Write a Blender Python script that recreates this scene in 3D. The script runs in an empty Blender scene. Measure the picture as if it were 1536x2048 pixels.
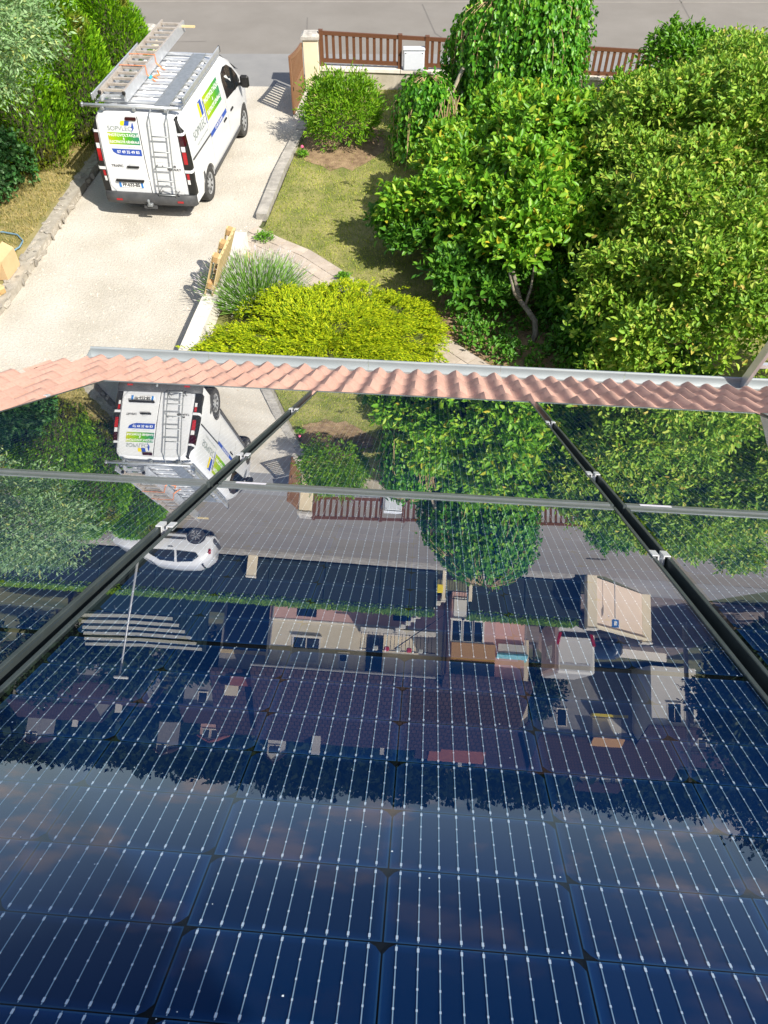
import bpy, bmesh, math, random
import numpy as np
from mathutils import Vector, Matrix, Euler

random.seed(7)
RNG = np.random.default_rng(11)
R = math.radians
scene = bpy.context.scene
COL = scene.collection

# ------------------------------------------------------------------ camera
CAM_H = 7.818
PITCH, ROLL = R(49.125), R(0.11)
fw = Vector((0, math.cos(PITCH), -math.sin(PITCH)))
rt = Vector((1, 0, 0))
up = rt.cross(fw)
r2 = rt * math.cos(ROLL) + up * math.sin(ROLL)
u2 = up * math.cos(ROLL) - rt * math.sin(ROLL)
cam_data = bpy.data.cameras.new('camera')
cam = bpy.data.objects.new('camera', cam_data)
COL.objects.link(cam)
mw = Matrix((r2, u2, -fw)).transposed().to_4x4()
mw.translation = Vector((0, 0, CAM_H))
cam.matrix_world = mw
cam_data.sensor_fit = 'VERTICAL'
cam_data.sensor_height = 36.0
cam_data.lens = 1523.58 / 2048 * 36
cam_data.clip_start = 0.02
cam_data.clip_end = 5000
scene.camera = cam

# ------------------------------------------------------------------ sky, sun, exposure
SUN_EL = R(44)
SUN_DIR = Vector((0.72 * math.cos(SUN_EL), -0.69 * math.cos(SUN_EL), math.sin(SUN_EL))).normalized()
world = bpy.data.worlds.new('World')
scene.world = world
world.use_nodes = True
wn, wl = world.node_tree.nodes, world.node_tree.links
wn.clear()
wout = wn.new('ShaderNodeOutputWorld')
wbg = wn.new('ShaderNodeBackground')
wbg.inputs['Strength'].default_value = 0.105
sky = wn.new('ShaderNodeTexSky')
sky.sky_type = 'NISHITA'
sky.sun_disc = False
sky.sun_elevation = SUN_EL
sky.sun_rotation = math.atan2(SUN_DIR.x, SUN_DIR.y)
sky.air_density = 1.0
sky.dust_density = 1.2
sky.ozone_density = 1.5
# thin scattered clouds, the same all round the sky
wtc = wn.new('ShaderNodeTexCoord')
wsep = wn.new('ShaderNodeSeparateXYZ')
wl.new(wtc.outputs['Generated'], wsep.inputs[0])
wmax = wn.new('ShaderNodeMath'); wmax.operation = 'MAXIMUM'; wmax.inputs[1].default_value = 0.03
wl.new(wsep.outputs['Z'], wmax.inputs[0])
wadd = wn.new('ShaderNodeMath'); wadd.operation = 'ADD'; wadd.inputs[1].default_value = 0.22
wl.new(wmax.outputs[0], wadd.inputs[0])
wdx = wn.new('ShaderNodeMath'); wdx.operation = 'DIVIDE'
wdy = wn.new('ShaderNodeMath'); wdy.operation = 'DIVIDE'
wl.new(wsep.outputs['X'], wdx.inputs[0]); wl.new(wadd.outputs[0], wdx.inputs[1])
wl.new(wsep.outputs['Y'], wdy.inputs[0]); wl.new(wadd.outputs[0], wdy.inputs[1])
wcomb = wn.new('ShaderNodeCombineXYZ')
wl.new(wdx.outputs[0], wcomb.inputs[0]); wl.new(wdy.outputs[0], wcomb.inputs[1])
wnoise = wn.new('ShaderNodeTexNoise')
wnoise.inputs['Scale'].default_value = 2.6
wnoise.inputs['Detail'].default_value = 7
wnoise.inputs['Roughness'].default_value = 0.55
wl.new(wcomb.outputs[0], wnoise.inputs['Vector'])
wramp = wn.new('ShaderNodeValToRGB')
wramp.color_ramp.elements[0].position = 0.52; wramp.color_ramp.elements[0].color = (0, 0, 0, 1)
wramp.color_ramp.elements[1].position = 0.66; wramp.color_ramp.elements[1].color = (0.85, 0.85, 0.85, 1)
wl.new(wnoise.outputs['Fac'], wramp.inputs[0])
wmix = wn.new('ShaderNodeMix'); wmix.data_type = 'RGBA'
wl.new(wramp.outputs[0], wmix.inputs['Factor'])
wl.new(sky.outputs[0], wmix.inputs['A'])
wmix.inputs['B'].default_value = (8.2, 6.9, 5.9, 1)
wl.new(wmix.outputs['Result'], wbg.inputs['Color'])
wl.new(wbg.outputs[0], wout.inputs['Surface'])

sun_data = bpy.data.lights.new('sun', 'SUN')
sun_data.energy = 4.8
sun_data.angle = R(0.53)
sun_data.color = (1.0, 0.94, 0.84)
sun = bpy.data.objects.new('sun', sun_data)
COL.objects.link(sun)
sun.rotation_euler = SUN_DIR.to_track_quat('Z', 'Y').to_euler()
sun.location = (20, -20, 40)

scene.view_settings.view_transform = 'Standard'
scene.view_settings.look = 'None'
scene.view_settings.exposure = 0.66
scene.view_settings.gamma = 1.0
scene.view_settings.use_curve_mapping = False
scene.render.engine = 'CYCLES'
scene.cycles.max_bounces = 6
scene.cycles.transparent_max_bounces = 8
scene.cycles.use_denoising = True

# ------------------------------------------------------------------ object helpers
def link(o):
    COL.objects.link(o)
    return o

def tag(o, label=None, cat=None, group=None, kind=None):
    if label: o['label'] = label
    if cat: o['category'] = cat
    if group: o['group'] = group
    if kind: o['kind'] = kind
    return o

def thing(name, label, cat, loc=(0, 0, 0), rotz=0.0, group=None, matrix=None):
    o = link(bpy.data.objects.new(name, None))
    o.empty_display_size = 0.2
    if matrix is not None:
        o.matrix_world = matrix
    else:
        o.location = loc
        o.rotation_euler = (0, 0, rotz)
    return tag(o, label, cat, group)

def obj(name, me, mats=None, parent=None, loc=None, rot=None, label=None):
    o = link(bpy.data.objects.new(name, me))
    if mats is not None:
        ms = mats if isinstance(mats, (list, tuple)) else [mats]
        if not me.materials:
            for m in ms: me.materials.append(m)
    if parent is not None: o.parent = parent
    if loc is not None: o.location = loc
    if rot is not None: o.rotation_euler = rot
    if label: o['label'] = label
    return o

def np_mesh(name, v, f, smooth=False):
    """v (n,3) float, f (m,k) int -> mesh"""
    me = bpy.data.meshes.new(name)
    v = np.ascontiguousarray(v, dtype=np.float32); f = np.ascontiguousarray(f, dtype=np.int32)
    nf, k = f.shape
    me.vertices.add(len(v)); me.vertices.foreach_set('co', v.ravel())
    me.loops.add(nf * k); me.loops.foreach_set('vertex_index', f.ravel())
    me.polygons.add(nf); me.polygons.foreach_set('loop_start', np.arange(nf, dtype=np.int32) * k)
    try: me.polygons.foreach_set('loop_total', np.full(nf, k, dtype=np.int32))
    except Exception: pass
    if smooth: me.polygons.foreach_set('use_smooth', np.ones(nf, dtype=bool))
    me.update(calc_edges=True)
    return me

class MB:
    """collects polygons for one mesh"""
    def __init__(s): s.v = []; s.f = []; s.m = []
    def add(s, vs, fs, mi=0):
        b = len(s.v); s.v += [tuple(p) for p in vs]
        s.f += [tuple(i + b for i in f) for f in fs]; s.m += [mi] * len(fs)
        return s
    def box(s, c, d, mi=0, rot=None, bev=0.0):
        hx, hy, hz = d[0] / 2, d[1] / 2, d[2] / 2
        if bev > 0:
            bm = bmesh.new(); bmesh.ops.create_cube(bm, size=1)
            for vv in bm.verts: vv.co = Vector((vv.co.x * d[0], vv.co.y * d[1], vv.co.z * d[2]))
            bmesh.ops.bevel(bm, geom=bm.edges[:], offset=min(bev, 0.45 * min(d)), segments=1, affect='EDGES')
            bm.verts.index_update()
            vs = [vv.co.copy() for vv in bm.verts]; fs = [[q.index for q in ff.verts] for ff in bm.faces]
            bm.free()
        else:
            vs = [Vector((x, y, z)) for x in (-hx, hx) for y in (-hy, hy) for z in (-hz, hz)]
            fs = [(0, 1, 3, 2), (4, 6, 7, 5), (0, 4, 5, 1), (2, 3, 7, 6), (0, 2, 6, 4), (1, 5, 7, 3)]
        if rot is not None:
            m = rot if isinstance(rot, Matrix) else Euler(rot).to_matrix()
            vs = [m @ q for q in vs]
        c = Vector(c)
        return s.add([q + c for q in vs], fs, mi)
    def b2(s, lo, hi, mi=0, bev=0.0):
        return s.box([(a + b) / 2 for a, b in zip(lo, hi)], [abs(b - a) for a, b in zip(lo, hi)], mi, None, bev)
    def prism(s, poly, z0, z1, mi=0):
        n = len(poly)
        vs = [(p[0], p[1], z0) for p in poly] + [(p[0], p[1], z1) for p in poly]
        fs = [tuple(range(n))[::-1], tuple(range(n, 2 * n))] + [(i, (i + 1) % n, n + (i + 1) % n, n + i) for i in range(n)]
        return s.add(vs, fs, mi)
    def bar(s, a, b, w, h=None, mi=0):
        """rectangular bar between two points"""
        a, b = Vector(a), Vector(b); h = h or w
        d = (b - a); L = d.length
        q = d.to_track_quat('Y', 'Z').to_matrix()
        return s.box((a + b) / 2, (w, L, h), mi, q)
    def tube(s, pts, rad, seg=8, mi=0, cap=True):
        pts = [Vector(p) for p in pts]; n = len(pts)
        rads = rad if isinstance(rad, (list, tuple)) else [rad] * n
        vs = []; prev = None
        for i, p in enumerate(pts):
            d = (pts[min(i + 1, n - 1)] - pts[max(i - 1, 0)])
            d = d.normalized() if d.length > 1e-9 else Vector((0, 0, 1))
            if prev is None:
                a = Vector((0, 0, 1)) if abs(d.z) < 0.9 else Vector((1, 0, 0))
                x = d.cross(a).normalized()
            else:
                x = (prev - d * prev.dot(d)); x = x.normalized() if x.length > 1e-6 else d.orthogonal().normalized()
            prev = x; y = d.cross(x)
            for k in range(seg):
                t = 2 * math.pi * k / seg
                vs.append(p + (x * math.cos(t) + y * math.sin(t)) * rads[i])
        fs = []
        for i in range(n - 1):
            for k in range(seg):
                fs.append((i * seg + k, i * seg + (k + 1) % seg, (i + 1) * seg + (k + 1) % seg, (i + 1) * seg + k))
        if cap:
            fs.append(tuple(range(seg))[::-1]); fs.append(tuple((n - 1) * seg + k for k in range(seg)))
        return s.add(vs, fs, mi)
    def lathe(s, prof, seg=24, axis='X', c=(0, 0, 0), mi=0):
        """prof: list of (r, h) along axis"""
        vs = []; c = Vector(c)
        for r, h in prof:
            for k in range(seg):
                t = 2 * math.pi * k / seg
                a, b = r * math.cos(t), r * math.sin(t)
                vs.append(c + (Vector((h, a, b)) if axis == 'X' else Vector((a, b, h))))
        fs = []
        for i in range(len(prof) - 1):
            for k in range(seg):
                fs.append((i * seg + k, i * seg + (k + 1) % seg, (i + 1) * seg + (k + 1) % seg, (i + 1) * seg + k))
        return s.add(vs, fs, mi)
    def mesh(s, name, smooth=False, fix=True):
        me = bpy.data.meshes.new(name)
        me.from_pydata([tuple(p) for p in s.v], [], s.f)
        me.polygons.foreach_set('material_index', s.m)
        if fix:
            bm = bmesh.new(); bm.from_mesh(me)
            bmesh.ops.recalc_face_normals(bm, faces=bm.faces[:])
            bm.to_mesh(me); bm.free()
        if smooth:
            me.polygons.foreach_set('use_smooth', [True] * len(me.polygons))
        me.update()
        return me
    def build(s, name, mats, parent=None, loc=None, rot=None, smooth=False, label=None):
        return obj(name, s.mesh(name, smooth), mats, parent, loc, rot, label)

def autosmooth(me, ang=35):
    """smooth shading, sharp edges above the angle"""
    bm = bmesh.new(); bm.from_mesh(me)
    for f in bm.faces: f.smooth = True
    for e in bm.edges:
        if len(e.link_faces) == 2 and e.calc_face_angle(0) > R(ang): e.smooth = False
    bm.to_mesh(me); bm.free(); me.update()
    return me

# ------------------------------------------------------------------ materials
def new_mat(name):
    m = bpy.data.materials.new(name); m.use_nodes = True
    nt = m.node_tree; b = nt.nodes['Principled BSDF']
    return m, nt, b

def ramp_node(nt, stops):
    r = nt.nodes.new('ShaderNodeValToRGB')
    while len(r.color_ramp.elements) < len(stops): r.color_ramp.elements.new(0.5)
    for e, (p, c) in zip(r.color_ramp.elements, stops):
        e.position = p; e.color = (c[0], c[1], c[2], 1)
    return r

def PM(name, c1, c2=None, scale=6, rough=0.6, metal=0.0, bump=0.0, bscale=None, spec=0.5, c3=None, dist=0.02, detail=6, lo=0.35, hi=0.65, stretch=None, coat=0.0, ov=0.0):
    """principled with noise mottling and relief, in object space"""
    m, nt, b = new_mat(name)
    L = nt.links
    tc = nt.nodes.new('ShaderNodeTexCoord')
    src = tc.outputs['Object']
    if stretch:
        mp = nt.nodes.new('ShaderNodeMapping'); mp.inputs['Scale'].default_value = stretch
        L.new(src, mp.inputs[0]); src = mp.outputs[0]
    if c2 is not None:
        n = nt.nodes.new('ShaderNodeTexNoise'); n.inputs['Scale'].default_value = scale; n.inputs['Detail'].default_value = detail
        n.inputs['Roughness'].default_value = 0.62
        L.new(src, n.inputs['Vector'])
        stops = [(lo, c1), (hi, c2)] if c3 is None else [(lo, c1), ((lo + hi) / 2, c2), (hi, c3)]
        r = ramp_node(nt, stops); L.new(n.outputs['Fac'], r.inputs[0]); L.new(r.outputs[0], b.inputs['Base Color'])
    else:
        b.inputs['Base Color'].default_value = (*c1, 1)
    if ov and c2 is not None:
        oi = nt.nodes.new('ShaderNodeObjectInfo'); mr = nt.nodes.new('ShaderNodeMapRange'); mr.inputs['To Min'].default_value = 1 - ov; mr.inputs['To Max'].default_value = 1 + ov
        hs = nt.nodes.new('ShaderNodeHueSaturation'); L.new(oi.outputs['Random'], mr.inputs['Value']); L.new(mr.outputs[0], hs.inputs['Value']); L.new(r.outputs[0], hs.inputs['Color']); L.new(hs.outputs[0], b.inputs['Base Color'])
    b.inputs['Roughness'].default_value = rough
    b.inputs['Metallic'].default_value = metal
    b.inputs['Specular IOR Level'].default_value = spec
    if coat: b.inputs['Coat Weight'].default_value = coat; b.inputs['Coat Roughness'].default_value = 0.05
    if bump > 0:
        n2 = nt.nodes.new('ShaderNodeTexNoise'); n2.inputs['Scale'].default_value = bscale or scale * 6; n2.inputs['Detail'].default_value = 8
        L.new(src, n2.inputs['Vector'])
        bp = nt.nodes.new('ShaderNodeBump'); bp.inputs['Strength'].default_value = bump; bp.inputs['Distance'].default_value = dist
        L.new(n2.outputs['Fac'], bp.inputs['Height']); L.new(bp.outputs[0], b.inputs['Normal'])
    return m

def leaf_mat(name, stops, trans=0.3, rough=0.45, spec=0.35, zone=None):
    """leaf colours vary leaf by leaf; zone: (scale, colour, amount) adds patches of another leaf colour"""
    m, nt, b = new_mat(name); L = nt.links
    g = nt.nodes.new('ShaderNodeNewGeometry'); oi = nt.nodes.new('ShaderNodeObjectInfo')
    a = nt.nodes.new('ShaderNodeMath'); a.operation = 'ADD'
    L.new(g.outputs['Random Per Island'], a.inputs[0]); L.new(oi.outputs['Random'], a.inputs[1])
    fr = nt.nodes.new('ShaderNodeMath'); fr.operation = 'FRACT'; L.new(a.outputs[0], fr.inputs[0])
    r = ramp_node(nt, stops); L.new(fr.outputs[0], r.inputs[0])
    col = r.outputs[0]
    if zone:
        n = nt.nodes.new('ShaderNodeTexNoise'); n.inputs['Scale'].default_value = zone[0]; n.inputs['Detail'].default_value = 3
        tc = nt.nodes.new('ShaderNodeTexCoord'); L.new(tc.outputs['Object'], n.inputs['Vector'])
        rr = ramp_node(nt, [(zone[3] if len(zone) > 3 else 0.5, (0, 0, 0)), ((zone[3] if len(zone) > 3 else 0.5) + 0.12, (zone[2],) * 3)])
        L.new(n.outputs['Fac'], rr.inputs[0])
        mx = nt.nodes.new('ShaderNodeMix'); mx.data_type = 'RGBA'
        L.new(rr.outputs[0], mx.inputs['Factor']); L.new(col, mx.inputs['A']); mx.inputs['B'].default_value = (*zone[1], 1)
        col = mx.outputs['Result']
    L.new(col, b.inputs['Base Color'])
    b.inputs['Roughness'].default_value = rough; b.inputs['Specular IOR Level'].default_value = spec
    t = nt.nodes.new('ShaderNodeBsdfTranslucent'); L.new(col, t.inputs['Color'])
    ms = nt.nodes.new('ShaderNodeMixShader'); ms.inputs[0].default_value = trans
    L.new(b.outputs[0], ms.inputs[1]); L.new(t.outputs[0], ms.inputs[2])
    L.new(ms.outputs[0], nt.nodes['Material Output'].inputs['Surface'])
    return m

def gradient_mat(name, stops, axis=0, rough=0.35, lo=0.0, hi=1.0):
    m, nt, b = new_mat(name); L = nt.links
    tc = nt.nodes.new('ShaderNodeTexCoord'); sp = nt.nodes.new('ShaderNodeSeparateXYZ')
    L.new(tc.outputs['Object'], sp.inputs[0])
    mr = nt.nodes.new('ShaderNodeMapRange'); mr.inputs['From Min'].default_value = lo; mr.inputs['From Max'].default_value = hi
    L.new(sp.outputs[axis], mr.inputs['Value'])
    r = ramp_node(nt, stops); L.new(mr.outputs[0], r.inputs[0]); L.new(r.outputs[0], b.inputs['Base Color'])
    b.inputs['Roughness'].default_value = rough
    return m

MT = {}
MT['white_paint'] = PM('white_paint', (0.70, 0.71, 0.72), (0.66, 0.67, 0.68), 2, 0.30, spec=0.5, coat=0.5)
MT['dark_plastic'] = PM('dark_plastic', (0.045, 0.047, 0.05), (0.07, 0.07, 0.072), 8, 0.55, bump=0.05)
MT['black'] = PM('black_rubber', (0.012, 0.012, 0.013), (0.025, 0.025, 0.026), 10, 0.6)
MT['tyre'] = PM('tyre_rubber', (0.03, 0.03, 0.031), (0.055, 0.053, 0.05), 14, 0.8, bump=0.1)
MT['rim'] = PM('rim_silver', (0.42, 0.43, 0.44), (0.34, 0.35, 0.36), 12, 0.4, metal=0.3)
MT['dark_glass'] = PM('dark_glass', (0.012, 0.016, 0.02), None, rough=0.05, spec=0.8)
MT['alu'] = PM('aluminium', (0.62, 0.64, 0.66), (0.5, 0.52, 0.54), 9, 0.38, metal=0.55, bump=0.03)
MT['galv'] = PM('galvanised', (0.26, 0.28, 0.29), (0.34, 0.36, 0.375), 14, 0.42, metal=0.45, bump=0.05)
MT['ladder_tan'] = PM('weathered_alu', (0.36, 0.31, 0.26), (0.46, 0.42, 0.37), 10, 0.55, metal=0.2, bump=0.1)
MT['red_lens'] = PM('red_lens', (0.42, 0.008, 0.015), (0.30, 0.006, 0.01), 20, 0.12, spec=0.7)
MT['dark_red_lens'] = PM('dark_red_lens', (0.045, 0.004, 0.008), (0.03, 0.003, 0.006), 20, 0.12, spec=0.7)
MT['white_lens'] = PM('white_lens', (0.75, 0.74, 0.72), (0.6, 0.6, 0.6), 20, 0.15)
MT['decal_blue'] = PM('decal_blue', (0.02, 0.07, 0.36), (0.025, 0.08, 0.4), 4, 0.35)
MT['decal_yellow'] = PM('decal_yellow', (0.85, 0.68, 0.02), (0.8, 0.62, 0.02), 4, 0.35)
MT['decal_white'] = PM('decal_white', (0.82, 0.82, 0.82), (0.8, 0.8, 0.8), 4, 0.35)
MT['decal_grey'] = PM('decal_grey', (0.22, 0.27, 0.26), (0.2, 0.25, 0.24), 4, 0.35)
MT['badge'] = PM('badge_grey', (0.12, 0.12, 0.125), (0.15, 0.15, 0.155), 4, 0.3, metal=0.4)
MT['plate_white'] = PM('plate_white', (0.78, 0.78, 0.76), (0.74, 0.74, 0.72), 6, 0.4)
MT['plate_blue'] = PM('plate_blue', (0.03, 0.2, 0.55), (0.03, 0.18, 0.5), 6, 0.4)
MT['ink'] = PM('black_ink', (0.01, 0.01, 0.01), None, rough=0.5)
MT['strap'] = PM('orange_webbing', (0.75, 0.28, 0.12), (0.6, 0.2, 0.08), 20, 0.8, bump=0.2)
MT['teal'] = PM('teal_buckle', (0.05, 0.35, 0.42), None, rough=0.4)
MT['tile'] = PM('terracotta_tile', (0.53, 0.305, 0.230), (0.62, 0.375, 0.29), 22, 0.75, bump=0.25, bscale=140, dist=0.004, spec=0.25, c3=(0.575, 0.34, 0.26), ov=0.09)
MT['gutter'] = PM('zinc_gutter', (0.27, 0.305, 0.32), (0.32, 0.355, 0.37), 3, 0.6, metal=0.15, bump=0.04, stretch=(1, 4, 4))
MT['frame'] = PM('black_anodised', (0.055, 0.070, 0.072), (0.072, 0.09, 0.092), 18, 0.38, metal=0.3, bump=0.02)
MT['frame_end'] = PM('grey_anodised', (0.17, 0.19, 0.195), (0.21, 0.235, 0.24), 18, 0.32, metal=0.4, bump=0.02)
MT['back'] = PM('black_backsheet', (0.008, 0.010, 0.012), (0.011, 0.013, 0.015), 20, 1.0, spec=0.0)
MT['clamp'] = PM('bare_aluminium', (0.80, 0.81, 0.83), (0.7, 0.71, 0.73), 30, 0.3, metal=0.4)
MT['rail'] = PM('dark_rail', (0.02, 0.02, 0.022), (0.03, 0.03, 0.033), 20, 0.5, metal=0.5)
MT['label'] = PM('white_sticker', (0.8, 0.76, 0.8), (0.75, 0.72, 0.76), 40, 0.5)
MT['render_cream'] = PM('cream_render', (0.72, 0.62, 0.44), (0.76, 0.67, 0.50), 2.5, 0.85, bump=0.15, bscale=60, dist=0.006)
MT['render_pink'] = PM('pink_render', (0.60, 0.36, 0.29), (0.64, 0.40, 0.33), 2.5, 0.85, bump=0.1, bscale=60, dist=0.006)
MT['render_old'] = PM('old_render', (0.38, 0.34, 0.26), (0.52, 0.47, 0.38), 3, 0.9, bump=0.3, bscale=30, dist=0.01)
MT['stone_cap'] = PM('lichen_stone', (0.30, 0.28, 0.25), (0.52, 0.49, 0.44), 9, 0.9, bump=0.5, bscale=40, dist=0.01)
MT['coping'] = PM('pale_coping', (0.60, 0.55, 0.46), (0.70, 0.66, 0.58), 5, 0.85, bump=0.3, bscale=40, dist=0.006)
MT['fence'] = PM('brown_plastic_wood', (0.110, 0.045, 0.022), (0.15, 0.063, 0.03), 12, 0.45, bump=0.05, stretch=(6, 6, 1))
MT['gate'] = PM('brown_gate', (0.18, 0.085, 0.04), (0.225, 0.11, 0.055), 10, 0.5, bump=0.05, stretch=(6, 6, 1))
MT['meter'] = PM('meter_box_white', (0.70, 0.73, 0.78), (0.66, 0.69, 0.74), 6, 0.45)
MT['pallet'] = PM('pallet_wood', (0.50, 0.37, 0.17), (0.62, 0.48, 0.26), 5, 0.8, bump=0.25, bscale=25, stretch=(1, 1, 7), dist=0.006)
MT['block'] = PM('chipboard_block', (0.42, 0.25, 0.10), (0.5, 0.32, 0.14), 30, 0.9, bump=0.4)
MT['card'] = PM('cardboard', (0.52, 0.36, 0.19), (0.58, 0.41, 0.225), 4, 0.85, bump=0.06)
MT['card_in'] = PM('cardboard_inside', (0.36, 0.25, 0.13), (0.4, 0.28, 0.15), 4, 0.9)
MT['hose'] = PM('blue_hose', (0.13, 0.24, 0.33), (0.16, 0.28, 0.37), 10, 0.5)
MT['stone'] = PM('edging_stone', (0.27, 0.245, 0.20), (0.60, 0.55, 0.47), 9, 0.95, bump=0.8, bscale=22, dist=0.025, ov=0.3)
MT['mortar'] = PM('mortar', (0.30, 0.27, 0.22), (0.42, 0.385, 0.32), 8, 0.95, bump=0.5, bscale=40, dist=0.01)
MT['kerb'] = PM('concrete_kerb', (0.25, 0.235, 0.21), (0.42, 0.395, 0.35), 5, 0.9, bump=0.4, bscale=40, dist=0.008)
MT['limewall'] = PM('white_limestone', (0.72, 0.69, 0.62), (0.62, 0.58, 0.5), 4, 0.9, bump=0.25, bscale=30, dist=0.008)
MT['paver'] = PM('paver', (0.40, 0.335, 0.27), (0.50, 0.43, 0.36), 7, 0.9, bump=0.35, bscale=60, dist=0.006, ov=0.1)
MT['bark'] = PM('bark_grey', (0.12, 0.10, 0.075), (0.28, 0.25, 0.20), 9, 0.9, bump=0.6, bscale=30, stretch=(3, 3, 1))
MT['bark_pale'] = PM('bark_pale', (0.30, 0.25, 0.17), (0.46, 0.41, 0.32), 7, 0.85, bump=0.5, bscale=26)
MT['twig'] = PM('twig_tan', (0.42, 0.28, 0.14), (0.5, 0.36, 0.2), 9, 0.85)
MT['dead'] = PM('dead_foliage', (0.36, 0.19, 0.09), (0.45, 0.27, 0.13), 6, 0.9)
MT['screen'] = PM('green_screen', (0.006, 0.013, 0.013), (0.010, 0.022, 0.020), 3, 0.8, bump=0.2)
MT['green_post'] = PM('green_post', (0.012, 0.03, 0.028), None, rough=0.5)
def roof_tiles_mat(name, c1, c2, cm):
    m, nt, b = new_mat(name); L = nt.links
    tc = nt.nodes.new('ShaderNodeTexCoord'); br = nt.nodes.new('ShaderNodeTexBrick')
    br.inputs['Scale'].default_value = 1.0; br.inputs['Brick Width'].default_value = 0.30; br.inputs['Row Height'].default_value = 0.36
    br.inputs['Mortar Size'].default_value = 0.035; br.inputs['Color1'].default_value = (*c1, 1); br.inputs['Color2'].default_value = (*c2, 1); br.inputs['Mortar'].default_value = (*cm, 1)
    L.new(tc.outputs['Object'], br.inputs['Vector']); L.new(br.outputs['Color'], b.inputs['Base Color']); b.inputs['Roughness'].default_value = 0.9
    bp = nt.nodes.new('ShaderNodeBump'); bp.inputs['Strength'].default_value = 0.6; bp.inputs['Distance'].default_value = 0.03; bp.invert = True
    L.new(br.outputs['Fac'], bp.inputs['Height']); L.new(bp.outputs[0], b.inputs['Normal'])
    return m
MT['roof_far'] = roof_tiles_mat('roof_brown_tiles', (0.046, 0.026, 0.022), (0.062, 0.035, 0.030), (0.012, 0.007, 0.007))
MT['roof_red'] = PM('roof_red', (0.26, 0.085, 0.05), (0.32, 0.11, 0.065), 3, 0.85, bump=0.3)
MT['white_wall'] = PM('white_wall', (0.70, 0.66, 0.58), (0.74, 0.70, 0.63), 2, 0.85)
MT['grey_wall'] = PM('grey_wall', (0.24, 0.23, 0.22), (0.30, 0.29, 0.27), 2, 0.9)
MT['shutter'] = PM('grey_shutter', (0.46, 0.45, 0.43), (0.5, 0.49, 0.47), 2, 0.6)
MT['iron'] = PM('wrought_iron', (0.02, 0.018, 0.018), None, rough=0.5)
MT['orange_brick'] = PM('orange_brick', (0.42, 0.22, 0.08), (0.55, 0.32, 0.12), 20, 0.9)
MT['camper'] = PM('camper_white', (0.72, 0.71, 0.67), (0.68, 0.67, 0.63), 2, 0.3)
MT['camper_grey'] = PM('camper_grey', (0.20, 0.19, 0.18), (0.24, 0.23, 0.22), 2, 0.4)
MT['car_blue'] = PM('car_blue', (0.03, 0.06, 0.12), None, rough=0.3)
MT['planks'] = PM('pale_planks', (0.46, 0.46, 0.40), (0.55, 0.54, 0.48), 4, 0.8, bump=0.15)
MT['lamp_grey'] = PM('lamp_grey', (0.45, 0.46, 0.47), (0.5, 0.51, 0.52), 4, 0.45, metal=0.4)
MT['sign_blue'] = PM('sign_blue', (0.03, 0.14, 0.4), None, rough=0.4)
MT['turquoise'] = PM('turquoise_tarp', (0.10, 0.42, 0.52), (0.3, 0.58, 0.66), 6, 0.6)
MT['pot'] = PM('flower_red', (0.5, 0.03, 0.04), None, rough=0.6)

# ------------------------------------------------------------------ the setting: terrain, road, drive, lawn
def smooth(a, b, x):
    t = np.clip((x - a) / (b - a), 0, 1); return t * t * (3 - 2 * t)

def hill(x, y):
    h = smooth(60, 330, y) * 26 + smooth(300, 800, y) * 26
    h = h + smooth(80, 350, y) * (2.5 * np.sin(x * 0.017 + 0.6) + 1.6 * np.sin(x * 0.041 + 2.0))
    h = h - smooth(90, 400, y) * smooth(-40, 160, x) * 1.5
    return h - 0.05

def grid_mesh(name, xs, ys, zf):
    X, Y = np.meshgrid(xs, ys); Z = zf(X, Y)
    v = np.stack([X.ravel(), Y.ravel(), Z.ravel()], 1)
    nx, ny = len(xs), len(ys)
    i = np.arange((ny - 1) * (nx - 1)); r, c = i // (nx - 1), i % (nx - 1)
    a = r * nx + c
    f = np.stack([a, a + 1, a + nx + 1, a + nx], 1)
    return np_mesh(name, v, f, True)

MT['ground'] = PM('rough_ground', (0.055, 0.075, 0.025), (0.14, 0.135, 0.055), 0.15, 0.95, bump=0.3, bscale=4)
MT['asphalt'] = PM('worn_asphalt', (0.185, 0.170, 0.150), (0.222, 0.206, 0.184), 0.7, 0.9, bump=0.35, bscale=120, dist=0.006, detail=12, lo=0.3, hi=0.7)
MT['asphalt2'] = PM('grey_asphalt', (0.20, 0.20, 0.20), (0.25, 0.248, 0.24), 1.1, 0.9, bump=0.3, bscale=120, dist=0.006, detail=12, lo=0.3, hi=0.7)
MT['tar'] = PM('tar_joint', (0.145, 0.135, 0.120), (0.165, 0.153, 0.138), 3, 0.85)
MT['pale_joint'] = PM('pale_joint', (0.24, 0.22, 0.19), (0.29, 0.265, 0.23), 3, 0.9)
MT['soil'] = PM('dry_soil', (0.16, 0.10, 0.055), (0.33, 0.23, 0.13), 5, 0.95, bump=0.8, bscale=25, dist=0.03)
MT['verge'] = PM('dry_verge', (0.16, 0.16, 0.05), (0.36, 0.29, 0.13), 2.5, 0.95, bump=0.5, bscale=30, dist=0.02)
MT['lawn'] = PM('lawn_soil', (0.13, 0.15, 0.035), (0.30, 0.27, 0.10), 1.5, 0.95, bump=0.5, bscale=30, dist=0.02)

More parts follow.
